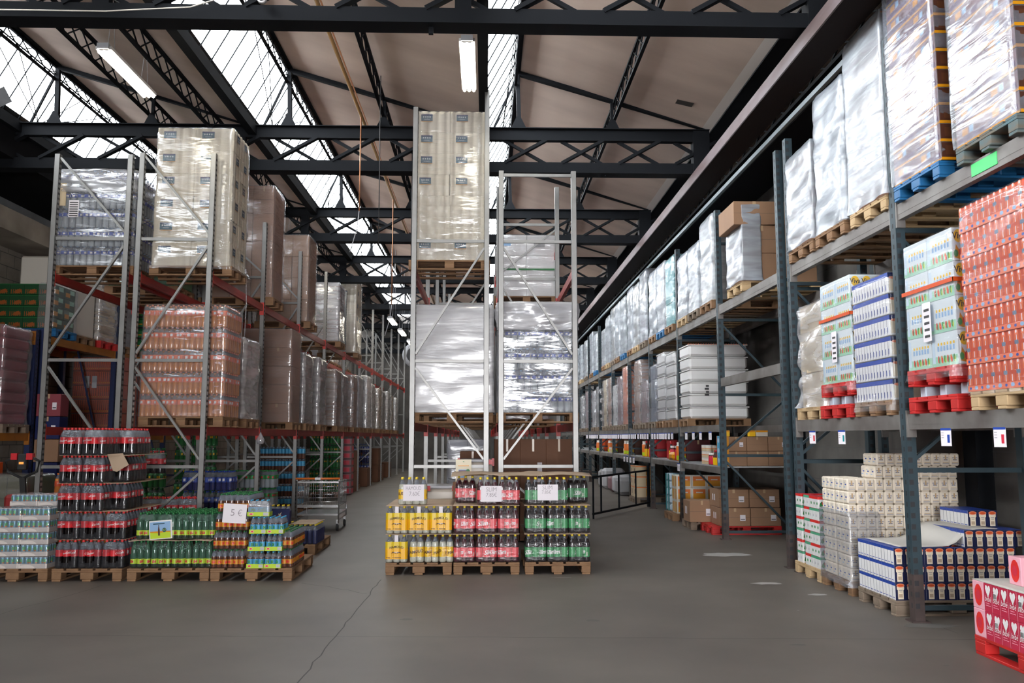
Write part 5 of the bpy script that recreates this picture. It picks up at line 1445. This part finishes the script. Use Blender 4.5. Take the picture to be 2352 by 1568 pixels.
sign(-.315, 12.03, 1.032, .22, .31, (), 'cream poster card with a purple picture standing behind the cardboard', m='cream', art=ac_art, name='poster_card')
carton(-.315, 12.08, 0, .3, .16, 1.03, 'narrow carton the poster card leans on', 'cardboard_dark')

# right near rack, upper level (beam top 3.83)
RX = 4.43; Z2, Z1 = 3.83, 1.86
def split_side(p, w, d, h):
    pass
canbox = pbox('can_tray', (.38, .41, .158), 'brown', [('f', 'rect', 0, .0, 1, .16, 'gold'), ('f', 'rect', .1, .3, .9, .8, 'canbrown'), ('f', 'oval', .35, .2, .7, .7, 'darkred', dict(off=2)), ('l', 'rect', 0, 0, 1, 1, 'mauve'), ('l', 'rect', 0, 0, 1, .12, 'gold', dict(off=2)), ('l', 'rect', .05, .2, .95, .45, 'purple', dict(off=2)), ('l', 'rect', .2, .5, .4, .85, 'gold', dict(off=2)), ('l', 'rect', .45, .5, .58, .85, 'lightblue', dict(off=2)), ('l', 'rect', .6, .5, .8, .85, 'darkred', dict(off=2))], .006)
CBX = ('boxes', 3, 2, 12, canbox)
load('can_load', 'shiny film-wrapped can load with a brown and yellow edge on the bright blue pallet', 'pallet load', RX - .02, 7.24, Z2, 1.16, .82, 1.92, CBX, None, 'pallet_blue', near=True, extra=lambda p, w, d, h: put('stretch_film', film_shell(.16, .84, h + .02, 'film_silver', .006, 12, 5, .02, npts=70), p, (-.53, .012, 0)))
load('can_load', 'second shiny film-wrapped can load on a weathered blue pallet at the near end', 'pallet load', RX - .02, 6.18, Z2, 1.16, .82, 1.96, CBX, None, 'pallet_teal', near=True, extra=lambda p, w, d, h: put('stretch_film', film_shell(.16, .84, h + .02, 'film_silver', .006, 12, 8, .02, npts=70), p, (-.53, .012, 0)))
load('white_load', 'tall smooth white wrapped load next to the rack post on the top level', 'pallet load', RX, 8.25, Z2, 1.14, .84, 1.86, ('cartons', 2, 1, 3, 'carton_mauve', 0), None, 'pallet_new', near=True, extra=lambda p, w, d, h: put('stretch_film', film_shell(.3, d + .02, h + .02, 'film_cool', .008, 3, 3, .02, flare=.05), p, (-.44, .014, 0)))
load('white_load', 'white wrapped load of three stepped tiers in the middle of the top level', 'pallet load', RX, 9.2, Z2, 1.14, .82, 1.62, ('cartons', 2, 1, 3, 'lightgrey', 9), 'film_cool', 'pallet_wood', near=True, amp=.02, bands=3, flare=.04)
load('white_load', 'shorter pale wrapped load at the far post of the top level', 'pallet load', RX, 10.08, Z2, 1.14, .8, 1.2, ('cartons', 2, 1, 3, 'carton_mauve', 0), None, 'pallet_wood', near=True, extra=lambda p, w, d, h: put('stretch_film', film_shell(.3, d + .02, h + .02, 'film_cool', .012, 3, 6, .02, flare=.04), p, (-.44, .014, 0)))

# right near rack, lower level (beam top 1.86)
def viva_box(w, d, h):
    dl = [('l', 'rect', 0, 0, 1, .3, 'mint')]
    for i in range(6):
        u = (i + .5) / 6 * .72 + .22
        dl += [('l', 'rect', u - .05, .45, u + .02, .6, 'lightblue', dict(off=2)), ('l', 'rect', u - .03, .62, u + .03, .7, 'yellow', dict(off=2)), ('l', 'oval', u - .045, .1, u + .02, .32, ('scarlet', 'orange', 'green')[i % 3], dict(off=2)), ('l', 'oval', u - .0, .08, u + .045, .26, ('green', 'scarlet', 'lime')[i % 3], dict(off=3))]
    dl += [('l', 'rect', .03, .1, .14, .9, 'paleblue', dict(off=2))]
    for i in range(3):
        u = (i + .5) / 3
        dl += [('f', 'oval', u - .12, .55, u + .12, .95, 'yellow', dict(off=1)), ('f', 'text', u - .15, .66, u + .15, .86, 'ink', dict(off=2, body='Viva', bold=.02)), ('f', 'poly', u - .12, .06, u + .12, .5, 'gold', dict(off=1, body=[(0, .1), (.5, 0), (1, .2), (.9, .8), (.5, .6), (.2, 1)])), ('f', 'oval', u - .02, .1, u + .13, .4, 'scarlet', dict(off=2)), ('f', 'oval', u - .13, .12, u - .03, .34, 'green', dict(off=2))]
    return pbox('milk_case', (w, d, h), 'viva_white', dl, .006)
def strap(zs, m):
    def f(p, w, d, h):
        b = MB(); z = h * zs
        for q in ((-w / 2 - .02, -d / 2 - .02, w / 2 + .02, -d / 2 - .015), (-w / 2 - .02, -d / 2 - .02, -w / 2 - .015, d / 2 + .02), (w / 2 + .015, -d / 2 - .02, w / 2 + .02, d / 2 + .02)): b.box(q[0], q[1], z, q[2], q[3], z + .035, m)
        b.build('strap', p)
        b = MB(); D = (w + .05, d + .05, h); decal(b, D, 'l', 'rect', .42, .2, .58, .5, 'paper', 1)
        for q in range(5): decal(b, D, 'l', 'rect', .45, .23 + .05 * q, .55, .25 + .05 * q, 'darkgrey', 2)
        b.build('delivery_note', p)
    return f
VB = viva_box(.38, .4, .285)
load('milk_load', 'white milk case load with a red strap on stacked red pallets beside the orange bottles', 'pallet load', RX, 7.2, Z1 + .24, 1.16, .82, 1.14, ('boxes', 3, 2, 4, VB), 'film_thin', 'pallet_red', near=True, amp=.006, extra=strap(.6, 'deeporange'), plabel='red pallet resting on another red pallet under the near milk cases', skirt=.1)
load('milk_load', 'white milk case load with a red strap in the bay past the rack post', 'pallet load', RX + .02, 9.25, Z1 + .24, 1.14, .8, 1.14, ('boxes', 3, 2, 4, VB), 'film_thin', 'pallet_red', near=True, amp=.006, extra=strap(.62, 'deeporange'), plabel='red pallet resting on another red pallet under the far milk cases', skirt=.1)
for y, lb in ((7.2, 'lower red pallet on the beam under the near milk cases'), (9.25, 'lower red pallet on the beam under the far milk cases')):
    pallet(RX, y, Z1, lb, 'pallet_red', rz=PI / 2)
    for yy in (-.33, .0, .33):
        b = MB(); b.cbox(-.5, -.05, 0, .5, .05, .095, 'paleblue', .008); o = b.build('timber_spacer', None, (RX, y + yy, Z1 + .145)); tag(o, 'pale spacer between the red pallets, %s one under the %s milk cases' % (('near', 'middle', 'far')[int(round(yy / .33)) + 1], lb.split()[-3]), 'spacer', 'spacers between red pallets')
mb = [('l', 'rect', 0, .78, 1, 1, 'blue')] + [('l', 'rect', .04 + .08 * i, .04, .055 + .08 * i, .78, 'lightgrey', dict(off=2)) for i in range(12)] + [('l', 'rect', .06 + .08 * i, .12, .075 + .08 * i, .4, 'blue', dict(off=2)) for i in range(12)]
for i in range(4): mb += [('f', 'rect', .25 * i, .75, .25 * i + .25, 1, 'navy'), ('f', 'oval', .25 * i + .02, .68, .25 * i + .14, .82, 'salmon', dict(off=2)), ('f', 'rect', .25 * i + .02, .1, .25 * i + .22, .68, 'milk_cream', dict(off=1))]
MB2 = pbox('milk_case', (.575, .8, .197), 'white', mb, .005)
load('milk_load', 'narrow blue and white striped milk load between the milk cases and the rack post', 'pallet load', RX + .02, 8.38, Z1, 1.15, .8, 1.24, ('boxes', 2, 1, 6, MB2), 'film_thin', 'pallet_wood', near=True, amp=.006, flare=.03, skirt=.1)
load('wrapped_load', 'hazy wrapped load with waist folds at the far post of the lower level', 'pallet load', RX + .03, 10.06, Z1, 1.1, .78, 1.25, ('cartons', 2, 1, 3, 'beige', 9), 'film_haze', 'pallet_new', near=True, amp=.03, bands=3, flare=.1)
oj = [('l', 'rect', 0, 0, 1, .22, 'label_orange'), ('f', 'rect', 0, 0, 1, .22, 'label_orange')]
for f, n in (('l', 11), ('f', 6)):
    for i in range(n):
        u = (i + .5) / n
        oj += [(f, 'rect', u - .32 / n, .24, u + .32 / n, .86, 'oj_pale'), (f, 'rect', u - .03 / n, .24, u + .06 / n, .8, 'paper', dict(off=2)), (f, 'oval', u - .3 / n, .05, u + .3 / n, .2, 'lightblue', dict(off=2)) if i % 2 else (f, 'oval', u - .2 / n, .06, u + .2 / n, .17, 'blue', dict(off=2)), (f, 'rect', u - .3 / n, .48, u + .3 / n, .62, ('slate', 'oj_deep')[i % 2], dict(off=3)), (f, 'oval', u - .28 / n, .80, u + .28 / n, .99, 'label_orange', dict(off=2)), (f, 'oval', u - .12 / n, .86, u + .12 / n, .97, 'paper', dict(off=3))]
OJ = pbox('juice_case', (.4, .84, .209), 'oj_deep', oj, .012)
load('juice_load', 'tall orange juice bottle load at the near end of the lower level', 'pallet load', RX - .02, 6.18, Z1, 1.2, .84, 1.48, ('boxes', 3, 1, 7, OJ), 'film_thin', 'pallet_new', near=True, amp=.010, bands=8, flare=.03, skirt=.03)

# long teal rack, upper level
load('carton_load', 'stepped brown carton load alone in the first bay of the long teal rack', 'pallet load', 4.42, 12.82, Z2, 1.12, .8, .86, ('cartons', 2, 1, 2, 'cardboard', 0), None, 'pallet_new', near=True, extra=lambda p, w, d, h: ([put('carton', carton_mesh(.64, .82, .36, 'cardboard', 0), p, (a, 0, h)) for a in (-.38, .27)], put('stretch_film', film_shell(.3, d + .02, h + .35, 'film_cool', .012, 3, 6, .02, flare=.05), p, (-.44, .0, 0))))
far2 = [(14.55, 1.5, 'beige', 'film_cool', 'brown-edged'), (15.5, 1.25, 'lightgrey', 'film_cool', 'creased pale'), (16.4, 1.25, 'lightgrey', 'film_cool', 'soft pale'), (17.6, 1.45, 'teal', 'film_haze', 'teal edged'), (18.5, 1.5, 'white', 'film_cool', 'white roll'), (19.4, 1.5, 'lightgrey', 'film_cool', 'grey-white'),
        (20.6, 1.75, 'mauve', 'film_cool', 'tall dark-sided'), (21.6, 1.6, 'beige', 'film_cool', 'cream'), (22.5, 1.65, 'lightgrey', 'film_cool', 'upright pale'), (23.7, 1.6, 'grey', 'film_cool', 'shadowed'), (24.7, 1.6, 'white', 'film_cool', 'plain white'), (25.6, 1.6, 'beige', 'film_cool', 'buff'),
        (26.8, 1.5, 'lightgrey', 'film_cool', 'slim pale'), (27.7, 1.2, 'grey', 'film_cool', 'low grey'), (29.8, 1.3, 'white', 'film_cool', 'squat white'), (31, 1.5, 'lightgrey', 'film_cool', 'distant pale'), (32.8, 1.4, 'beige', 'film_cool', 'distant buff'), (34.5, 1.4, 'white', 'film_cool', 'distant white'), (36, 1.4, 'grey', 'film_cool', 'farthest grey')]
for k, (y, h, m, f, wd) in enumerate(far2):
    load('wrapped_load', '%s wrapped load on the upper level of the long teal rack' % wd, 'pallet load', 4.42, y, Z2, 1.12, .84, h, ('cartons', 2, 1, 3, m, 9), 'film' if m == 'teal' else f, ('pallet_wood', 'pallet_old', 'pallet_new', 'pallet_wood', 'pallet_blue')[k % 5], amp=.014, bands=3 + k % 4, plabel='pallet under the %s wrapped load of the upper teal level' % wd)
# long teal rack, lower level
def wl(p, w, d, h):
    b = MB(); D = (w + .02, d + .02, h)
    for q in range(4): decal(b, D, 'f', 'rect', .26 + .02 * (q % 2), .30 + .04 * q, .33, .325 + .04 * q, 'darkgrey', 1)
    for q in range(24): decal(b, D, 'f', 'rect', q / 24, .985, q / 24 + .02, 1.0, 'salmon', 1)
    b.build('stencil', p)
load('tub_load', 'big white ribbed tub load on the lower level beside the empty bay', 'pallet load', 4.42, 16.42, 1.86, 1.14, .84, 1.42, ('lids', 6, 'white'), None, 'pallet_wood', extra=wl)
far1 = [(17.75, 1.42, 'tubs', 'first white tub'), (18.7, 1.5, 'tubs', 'second white tub'), (19.6, 1.3, 'slate', 'smoke-blue'), (20.75, 1.0, 'mauve', 'pink-ribbed'), (21.7, 1.6, 'carton_mauve', 'brown sided'), (23.6, 1.6, 'orange', 'torn orange'), (24.6, 1.4, 'mauve', 'reddish'), (25.5, 1.2, 'white', 'small white'), (26.6, 1.5, 'carton_mauve', 'slender brown'), (27.6, 1.5, 'beige', 'buff'), (29.4, 1.4, 'grey', 'grey'), (30.6, 1.3, 'lightgrey', 'pale'), (32.6, 1.4, 'mauve', 'dim mauve'), (34.5, 1.3, 'grey', 'dim grey')]
for k, (y, h, m, wd) in enumerate(far1):
    if m == 'tubs': load('tub_load', '%s load beyond the big ribbed one on the lower level' % wd, 'pallet load', 4.42, y, 1.86, 1.12, .84, h, ('lids', 6, 'white'), 'film', 'pallet_wood', amp=.01, bands=6)
    else: load('wrapped_load', '%s wrapped load on the lower level of the long teal rack' % wd, 'pallet load', 4.42, y, 1.86, 1.1, .84, h, ('cartons', 2, 1, 4, m, 9), 'film_haze', 'pallet_old', amp=.02, bands=4, plabel='pallet under the %s wrapped load of the lower teal level' % wd)

# blue rack by the block wall
gb = pbox('juice_box', (.26, .42, .2), 'leaf_dark', [('f', 'rect', .1 + .14 * i, .08, .15 + .14 * i, .5, 'orange_dark') for i in range(6)] + [('f', 'poly', .3, .1, .9, .6, 'orange_dark', dict(off=2, body=[(0, .2), (.4, 0), (1, .3), (.7, .9), (.2, .6)])), ('f', 'rect', 0, .93, 1, 1, 'leaf'), ('r', 'rect', .1, .2, .5, .6, 'gold'), ('r', 'rect', .5, .5, .9, .9, 'mint')], .006)
load('juice_load', 'green and orange juice box load on the upper level of the blue rack', 'pallet load', -8.45, 16.0, 3.48, 1.05, .85, .82, ('boxes', 4, 2, 4, gb), None, 'pallet_blue', near=True, extra=lambda p, w, d, h: put('stretch_film', film_shell(.3, d + .02, h + .02, 'film', .012, 4, 6, .02), p, (.42, 0, 0)))
load('white_load', 'big pale box load behind the green juice boxes', 'pallet load', -8.55, 17.0, 3.48, 1.1, .9, 1.55, ('bulk', 'offwhite', ()), None, 'pallet_wood')
load('sack_load', 'pale wrapped sack load on a red pallet in the blue rack', 'pallet load', -8.5, 17.95, 3.48, 1.1, .8, 1.32, ('sacks', 7, 'beige'), 'film_haze', 'pallet_red', amp=.02, bands=7)
load('bottle_load', 'shiny four-tier wrapped load next to the sacks in the blue rack', 'pallet load', -8.5, 19.0, 3.48, 1.1, .8, 1.25, ('cartons', 2, 1, 4, 'grey', 9), 'film_silver', 'pallet_wood', amp=.03, bands=4)
load('bottle_load', 'dark green bottle load at the far end of the blue rack', 'pallet load', -8.5, 20.2, 3.48, 1.1, .85, 1.25, ('boxes', 4, 2, 5, pbox('bottle_case', (.27, .42, .24), 'leaf', [('f', 'rect', 0, .1, 1, .3, 'black'), ('f', 'rect', .1, .5, .9, .6, 'gold'), ('r', 'rect', 0, .1, 1, .3, 'black'), ('r', 'rect', .1, .5, .9, .6, 'gold')], .01)), None, 'pallet_old')
load('bottle_load', 'grey wrapped load beyond the dark green bottles', 'pallet load', -8.5, 22.2, 3.48, 1.1, .85, 1.1, ('cartons', 2, 1, 3, 'lightgrey', 9), 'film_haze', 'pallet_old', amp=.03)
load('bottle_load', 'purple-red wrapped load on the lower level of the blue rack', 'pallet load', -8.42, 14.45, 1.72, 1.1, .82, 1.62, ('sacks', 9, 'berry'), 'film', 'pallet_old', amp=.02, bands=9)
load('bottle_load', 'grey wrapped load beside the purple-red one on the blue rack', 'pallet load', -8.45, 13.4, 1.72, 1.1, .82, 1.6, ('sacks', 6, 'grey'), 'film_haze', 'pallet_old', amp=.02, bands=6)
ob2 = pbox('soda_case', (.27, .3, .29), 'deeporange', [('f', 'rect', .06 + .16 * i, .05, .1 + .16 * i, .95, 'brown') for i in range(6)] + [('f', 'rect', .06 + .16 * i, .1, .13 + .16 * i, .2, 'gold', dict(off=2)) for i in range(6)], .006)
load('juice_load', 'tall dark orange bottle load seen behind the empty silver frame', 'pallet load', -8.5, 19.2, 1.72, 1.1, .85, 1.55, ('boxes', 4, 2, 5, ob2), 'film', 'pallet_old', extra=lambda p, w, d, h: (lambda b: ([decal(b, (w + .04, d + .04, h), 'f', 'rect', u, .55, u + .09, .72, 'lightgrey', 1) for u in (.28, .42)], b.build('delivery_note', p)))(MB()))
load('juice_load', 'second tall dark orange bottle load further along the blue rack', 'pallet load', -8.5, 20.4, 1.72, 1.1, .85, 1.5, ('boxes', 4, 2, 5, ob2), 'film', 'pallet_old')
for i in range(2):
    for l in range(3):
        carton(-8.6 + .62 * i, 13.6, .02 + .42 * l, .58, .6, .4, 'orange carton on the floor of the blue rack, %s layer, %s from the wall' % (LAY[l], ORD[i]), 'deeporange', 9 if l < 2 else 1, group='orange cartons by the block wall')
for l, (m, w_) in enumerate((('brown', .3), ('navy', .34), ('navy', .34), ('cardboard', .34), ('navy', .34), ('berry', .34))):
    carton(-7.72, 15.4, .02 + .40 * l, .42, .3, .39, '%s box in the narrow pile by the blue posts, %s from the floor' % ({'brown': 'dark brown', 'navy': 'navy', 'cardboard': 'tan', 'berry': 'dark red'}[m], ORD[l]), m, 1 if l in (4, 5) else 9, group='narrow box pile by the blue posts')
load('crate_load', 'dark yellowish bottle crates on the floor by the block wall', 'pallet load', -7.0, 12.9, 0, .9, .8, .95, ('cartons', 3, 1, 3, 'olive', 9), 'film', 'pallet_old')
# ================================================================== under the roof: lamps, pipe, camera, cables
def strip_lamp(x, y, z, label, l=1.42, n=3, hang=.68):
    p = thing('strip_lamp', label, 'ceiling lamp', (x, y, z), 0, 'hanging fluorescent lamps')
    b = MB(); b.box(-.095, -l / 2, .03, .095, l / 2, .07, 'white'); b.build('housing', p)
    for s in (-1, 1):
        b = MB(); b.box(-.07, s * l / 2 - .03, .03, .07, s * l / 2 + .03, .1, 'lightgrey'); b.build('end_cap', p)
        b = MB(); b.tube([(-.05, s * l * .36, .07), (0, s * l * .36, .07 + hang)], .003, 'lightgrey', 4); b.tube([(.05, s * l * .36, .07), (0, s * l * .36, .07 + hang)], .003, 'lightgrey', 4); b.build('hanger', p)
    for i in range(n):
        b = MB(); x0 = (i - (n - 1) / 2) * .062
        b.tube([(x0, -l / 2 + .02, .012), (x0, l / 2 - .02, .012)], .02, 'tube_glow', 8); b.build('tube', p)
strip_lamp(-4.66, 10.7, 6.3, 'fluorescent lamp hanging under the left roof bay before the first tall tissue load')
strip_lamp(-.245, 10.36, 6.3, 'fluorescent lamp hanging above the tallest tissue tower')
for k, (x, y, z) in enumerate(((-4.66, 20.3, 6.2), (-4.66, 29.0, 6.2), (-2.6, 22.4, 4.45), (-2.6, 25.6, 4.45), (-2.6, 29.0, 4.45), (-2.6, 32.6, 4.45), (-2.6, 36.2, 4.45), (2.2, 28.0, 6.3))):
    if k < 2 or k == 7:
        strip_lamp(x, y, z, 'far fluorescent lamp %s' % ('above the inner silver racks', 'deep above the inner silver racks', '', '', '', '', '', 'over the right aisle')[k], hang=1.1 if k == 7 else .68)
for k, y in enumerate((19.4, 22.4, 25.6, 28.6, 31.8)):
    strip_lamp(-3.05 + .02 * k, y + 8.0, 5.35, 'distant aisle lamp, %s in the line above the left aisle' % ORD[k], hang=2.44 + .03 * (k == 0))
b = MB(); b.tube([(-2.13, Y0, 7.05), (-2.13, 44, 7.05)], .03, 'gas_pipe', 8); b.tube([(-2.075, Y0, 7.04), (-2.075, 44, 7.04)], .012, 'copper', 6); o = b.build('gas_pipe'); tag(o, 'long ochre pipe running under the roof along the hall', 'pipe')
for k, (x, y, z0) in enumerate(((-2.13, 13.9, 5.4), (-2.13, 18.9, 4.6), (-2.13, 23.9, 4.6))):
    b = MB(); b.tube([(x, y, 7.05), (x, y, z0)], .012, 'copper', 6); b.tube([(x, y, z0), (x - .03, y, z0 - .3), (x - .14, y, z0 - .7)], .008, 'lightgrey', 5); b.build('drop', None); o = bpy.context.scene.objects[-1] if False else None
for o in list(COL.objects):
    if o.name.startswith('drop'):
        i = {'drop': 0, 'drop.001': 1, 'drop.002': 2}[o.name]; o.name = 'hanging_cable'; tag(o, 'thin pipe with a loose cable dropping from the ochre pipe, %s along' % ORD[i], 'cable', 'cables dropping from the roof')
for k, (x, y, z0, z1) in enumerate(((-1.72, 13.2, 4.7, 7.45), (-1.5, 16.5, 4.8, 7.38), (-1.2, 19.0, 4.7, 7.28))):
    b = MB(); b.tube([(x, y, z1), (x + .01, y, z0)], .008, 'darkgrey', 5); o = b.build('hanging_cable'); tag(o, 'thin dark cable hanging straight down in front of the roof boards, %s along' % ORD[k], 'cable', 'cables dropping from the roof')
c = thing('dome_camera', 'white dome camera on the front of the nearest roof truss', 'camera', (-2.42, 8.75, 6.32))
b = MB(); n = 14
for i in range(5):
    t0, t1 = PI / 2 * i / 5, PI / 2 * (i + 1) / 5
b.lathe([(.048, 0, 'white'), (.05, .02, 'white'), (.05, .05, 'white'), (.03, .06, 'white')], 16)
me = b.mesh('housing'); o = put('housing', me, c); o.rotation_euler = (-PI / 2, 0, 0); o.location = (0, -.06, 0)
b = MB(); b.lathe([(.034, 0, 'black'), (.03, -.015, 'black'), (.018, -.028, 'black'), (.006, -.033, 'black')], 14); o = put('lens', b.mesh('lens'), c); o.rotation_euler = (-PI / 2, 0, 0); o.location = (0, -.06, 0)
b = MB(); b.tube([(-5.6, 8.78, 6.19), (-4.1, 8.78, 6.19), (-3.2, 8.78, 6.25), (-2.7, 8.78, 6.42), (-2.5, 8.77, 6.48), (-2.4, 8.77, 6.38)], .008, 'offwhite', 5); o = b.build('camera_cable'); tag(o, 'pale cable along the nearest roof truss to the dome camera', 'cable')
b = MB(); b.box(-.025, -.02, -.08, .025, .02, 0, 'dark_steel'); o = b.build('truss_clamp', None, (-.62, 8.9, 6.12)); tag(o, 'small dark clamp under the nearest truss beside the lamp', 'clamp')
b = MB(); b.poly([(0, 0, 0), (.24, -.05, .1), (.34, .02, -.12), (.14, .05, -.2)], 'darkgrey'); b.poly([(.14, .055, -.2), (.34, .025, -.12), (.24, -.045, .1), (0, .005, 0)], 'darkgrey'); o = b.build('plastic_scrap', None, (-7.72, 12.9, 6.95)); tag(o, 'dark scrap of plastic caught under the outer skylight', 'scrap')
# blowers at the far end
for k, (x, z) in enumerate(((-3.6, 5.75), (-2.5, 5.45))):
    b = MB(); b.lathe([(.5, 0, 'paleblue'), (.62, .1, 'paleblue'), (.62, .5, 'paleblue'), (.4, .62, 'lightgrey'), (.2, .62, 'darkgrey')], 20); b.lathe([(.3, -2.98, 'lightgrey'), (.3, 0, 'lightgrey')], 16); o = put('air_duct', b.mesh('air_duct'), None, (x, 43.0, z)); o.rotation_euler = (PI / 2, 0, 0); tag(o, 'round pale air duct at the far end of the hall, %s' % ('over the silver rack', 'over the left aisle')[k], 'air duct')

# ================================================================== trolley in the left aisle
t = thing('warehouse_trolley', 'wire basket trolley with an orange handle in the left aisle', 'trolley', (-3.0, 15.9, 0), .02)
w, l, zb, zt = .74, .95, .44, .86
b = MB()
for z in (zb, zb + .14, zb + .28, zt):
    r_ = .009 if z in (zb, zt) else .004
    b.tube([(-w / 2, -l / 2, z), (w / 2, -l / 2, z)], r_, 'chrome', 6); b.tube([(-w / 2, l / 2, z), (w / 2, l / 2, z)], r_, 'chrome', 6); b.tube([(-w / 2, -l / 2, z), (-w / 2, l / 2, z)], r_, 'chrome', 6); b.tube([(w / 2, -l / 2, z), (w / 2, l / 2, z)], r_, 'chrome', 6)
for i in range(19):
    x = -w / 2 + w * i / 18; b.tube([(x, -l / 2, zb), (x, -l / 2, zt)], .0022, 'chrome', 4); b.tube([(x, l / 2, zb), (x, l / 2, zt)], .0022, 'chrome', 4); b.tube([(x, -l / 2, zb), (x, l / 2, zb)], .0022, 'chrome', 4)
for i in range(22):
    y = -l / 2 + l * i / 21
    for x in (-w / 2, w / 2): b.tube([(x, y, zb), (x, y, zt)], .0022, 'chrome', 4)
b.box(-w / 2, -l / 2 - .008, zb - .03, w / 2, -l / 2 + .004, zb + .012, 'chrome'); b.box(-w / 2, -l / 2 - .006, zt - .02, w / 2, -l / 2 + .004, zt + .012, 'chrome')
b.build('basket', t)
b = MB()
for x in (-w / 2, w / 2): b.tube([(x, -l / 2, .14), (x, -l / 2, zt), (x, -l / 2 - .03, zt + .06)], .013, 'chrome', 8); b.tube([(x, -l / 2, .2), (x, l / 2, .2)], .012, 'chrome', 8); b.tube([(x, l / 2, .2), (x, l / 2, zb)], .012, 'chrome', 8)
b.box(-w / 2, -l / 2, .27, w / 2, l / 2, .3, 'chrome'); b.build('frame', t)
b = MB(); b.tube([(-w / 2 - .02, -l / 2 - .04, zt + .06), (w / 2 + .02, -l / 2 - .04, zt + .06)], .018, 'orange', 10); b.build('handle', t)
b = MB(); b.box(-.05, -l / 2 - .065, zt + .04, .05, -l / 2 - .05, zt + .08, 'white'); b.build('coin_lock', t)
for x in (-w / 2 + .02, w / 2 - .02):
    for y in (-l / 2 + .02, l / 2 - .04):
        b = MB(); b.box(x - .02, y - .02, .1, x + .02, y + .02, .2, 'chrome'); b.build('caster_fork', t)
        m_ = MB(); m_.lathe([(.02, -.018, 'darkgrey'), (.062, -.018, 'rubber'), (.065, 0, 'rubber'), (.062, .018, 'rubber'), (.02, .018, 'darkgrey')], 16); o = put('wheel', m_.mesh('wheel'), t, (x, y, .065)); o.rotation_euler = (0, PI / 2, 0)

# pallet truck handle by the block wall
t = thing('pallet_truck', 'red electric pallet truck with a black tiller by the block wall', 'pallet truck', (-6.45, 12.2, 0), .1)
b = MB(); b.cbox(-.3, .1, .05, .3, .5, .85, 'machine_red', .04); b.build('body', t)
b = MB(); b.bar((0, .1, .5), (0, -.05, 1.1), .07, .05, 'rubber'); b.box(-.03, -.09, .72, .03, -.03, .86, 'yellow'); b.build('tiller', t)
b = MB(); b.tube([(0, -.05, 1.08), (-.19, -.07, 1.18), (-.22, -.08, 1.32), (-.1, -.08, 1.38)], .018, 'rubber', 8); b.tube([(0, -.05, 1.08), (.19, -.07, 1.18), (.22, -.08, 1.32), (.1, -.08, 1.38)], .018, 'rubber', 8); b.cbox(-.06, -.12, 1.2, .06, -.02, 1.42, 'rubber', .015); b.build('handle', t)
for s in (-1, 1):
    b = MB(); b.box(s * .1 - .04, -.13, 1.34, s * .1 + .04, -.04, 1.43, 'red'); b.build('grip_button', t)
    b = MB(); b.box(s * .18 - .08, .5, .06, s * .18 + .08, 1.5, .12, 'machine_red'); b.build('fork', t)
b = MB(); b.box(-.03, -.125, 1.28, .03, -.121, 1.31, 'red_led'); b.build('display', t)
# bag tied to the rack post
b = MB(); b.lathe([(.005, 0, 'film_haze'), (.03, -.05, 'film_haze'), (.075, -.13, 'film_haze'), (.06, -.2, 'film_haze'), (.01, -.21, 'film_haze')], 10); o = b.build('plastic_bag', None, (-3.94, 15.05, 1.74)); tag(o, 'small clear plastic bag tied to the rack beam connector', 'bag')
b = MB(); b.tube([(-3.735, 13.1, 4.15), (-3.72, 13.12, 3.7), (-3.73, 13.12, 3.2)], .006, 'film_haze', 5); o = b.build('film_strand'); tag(o, 'loose strand of film hanging from the tissue tower pallet', 'film strand')
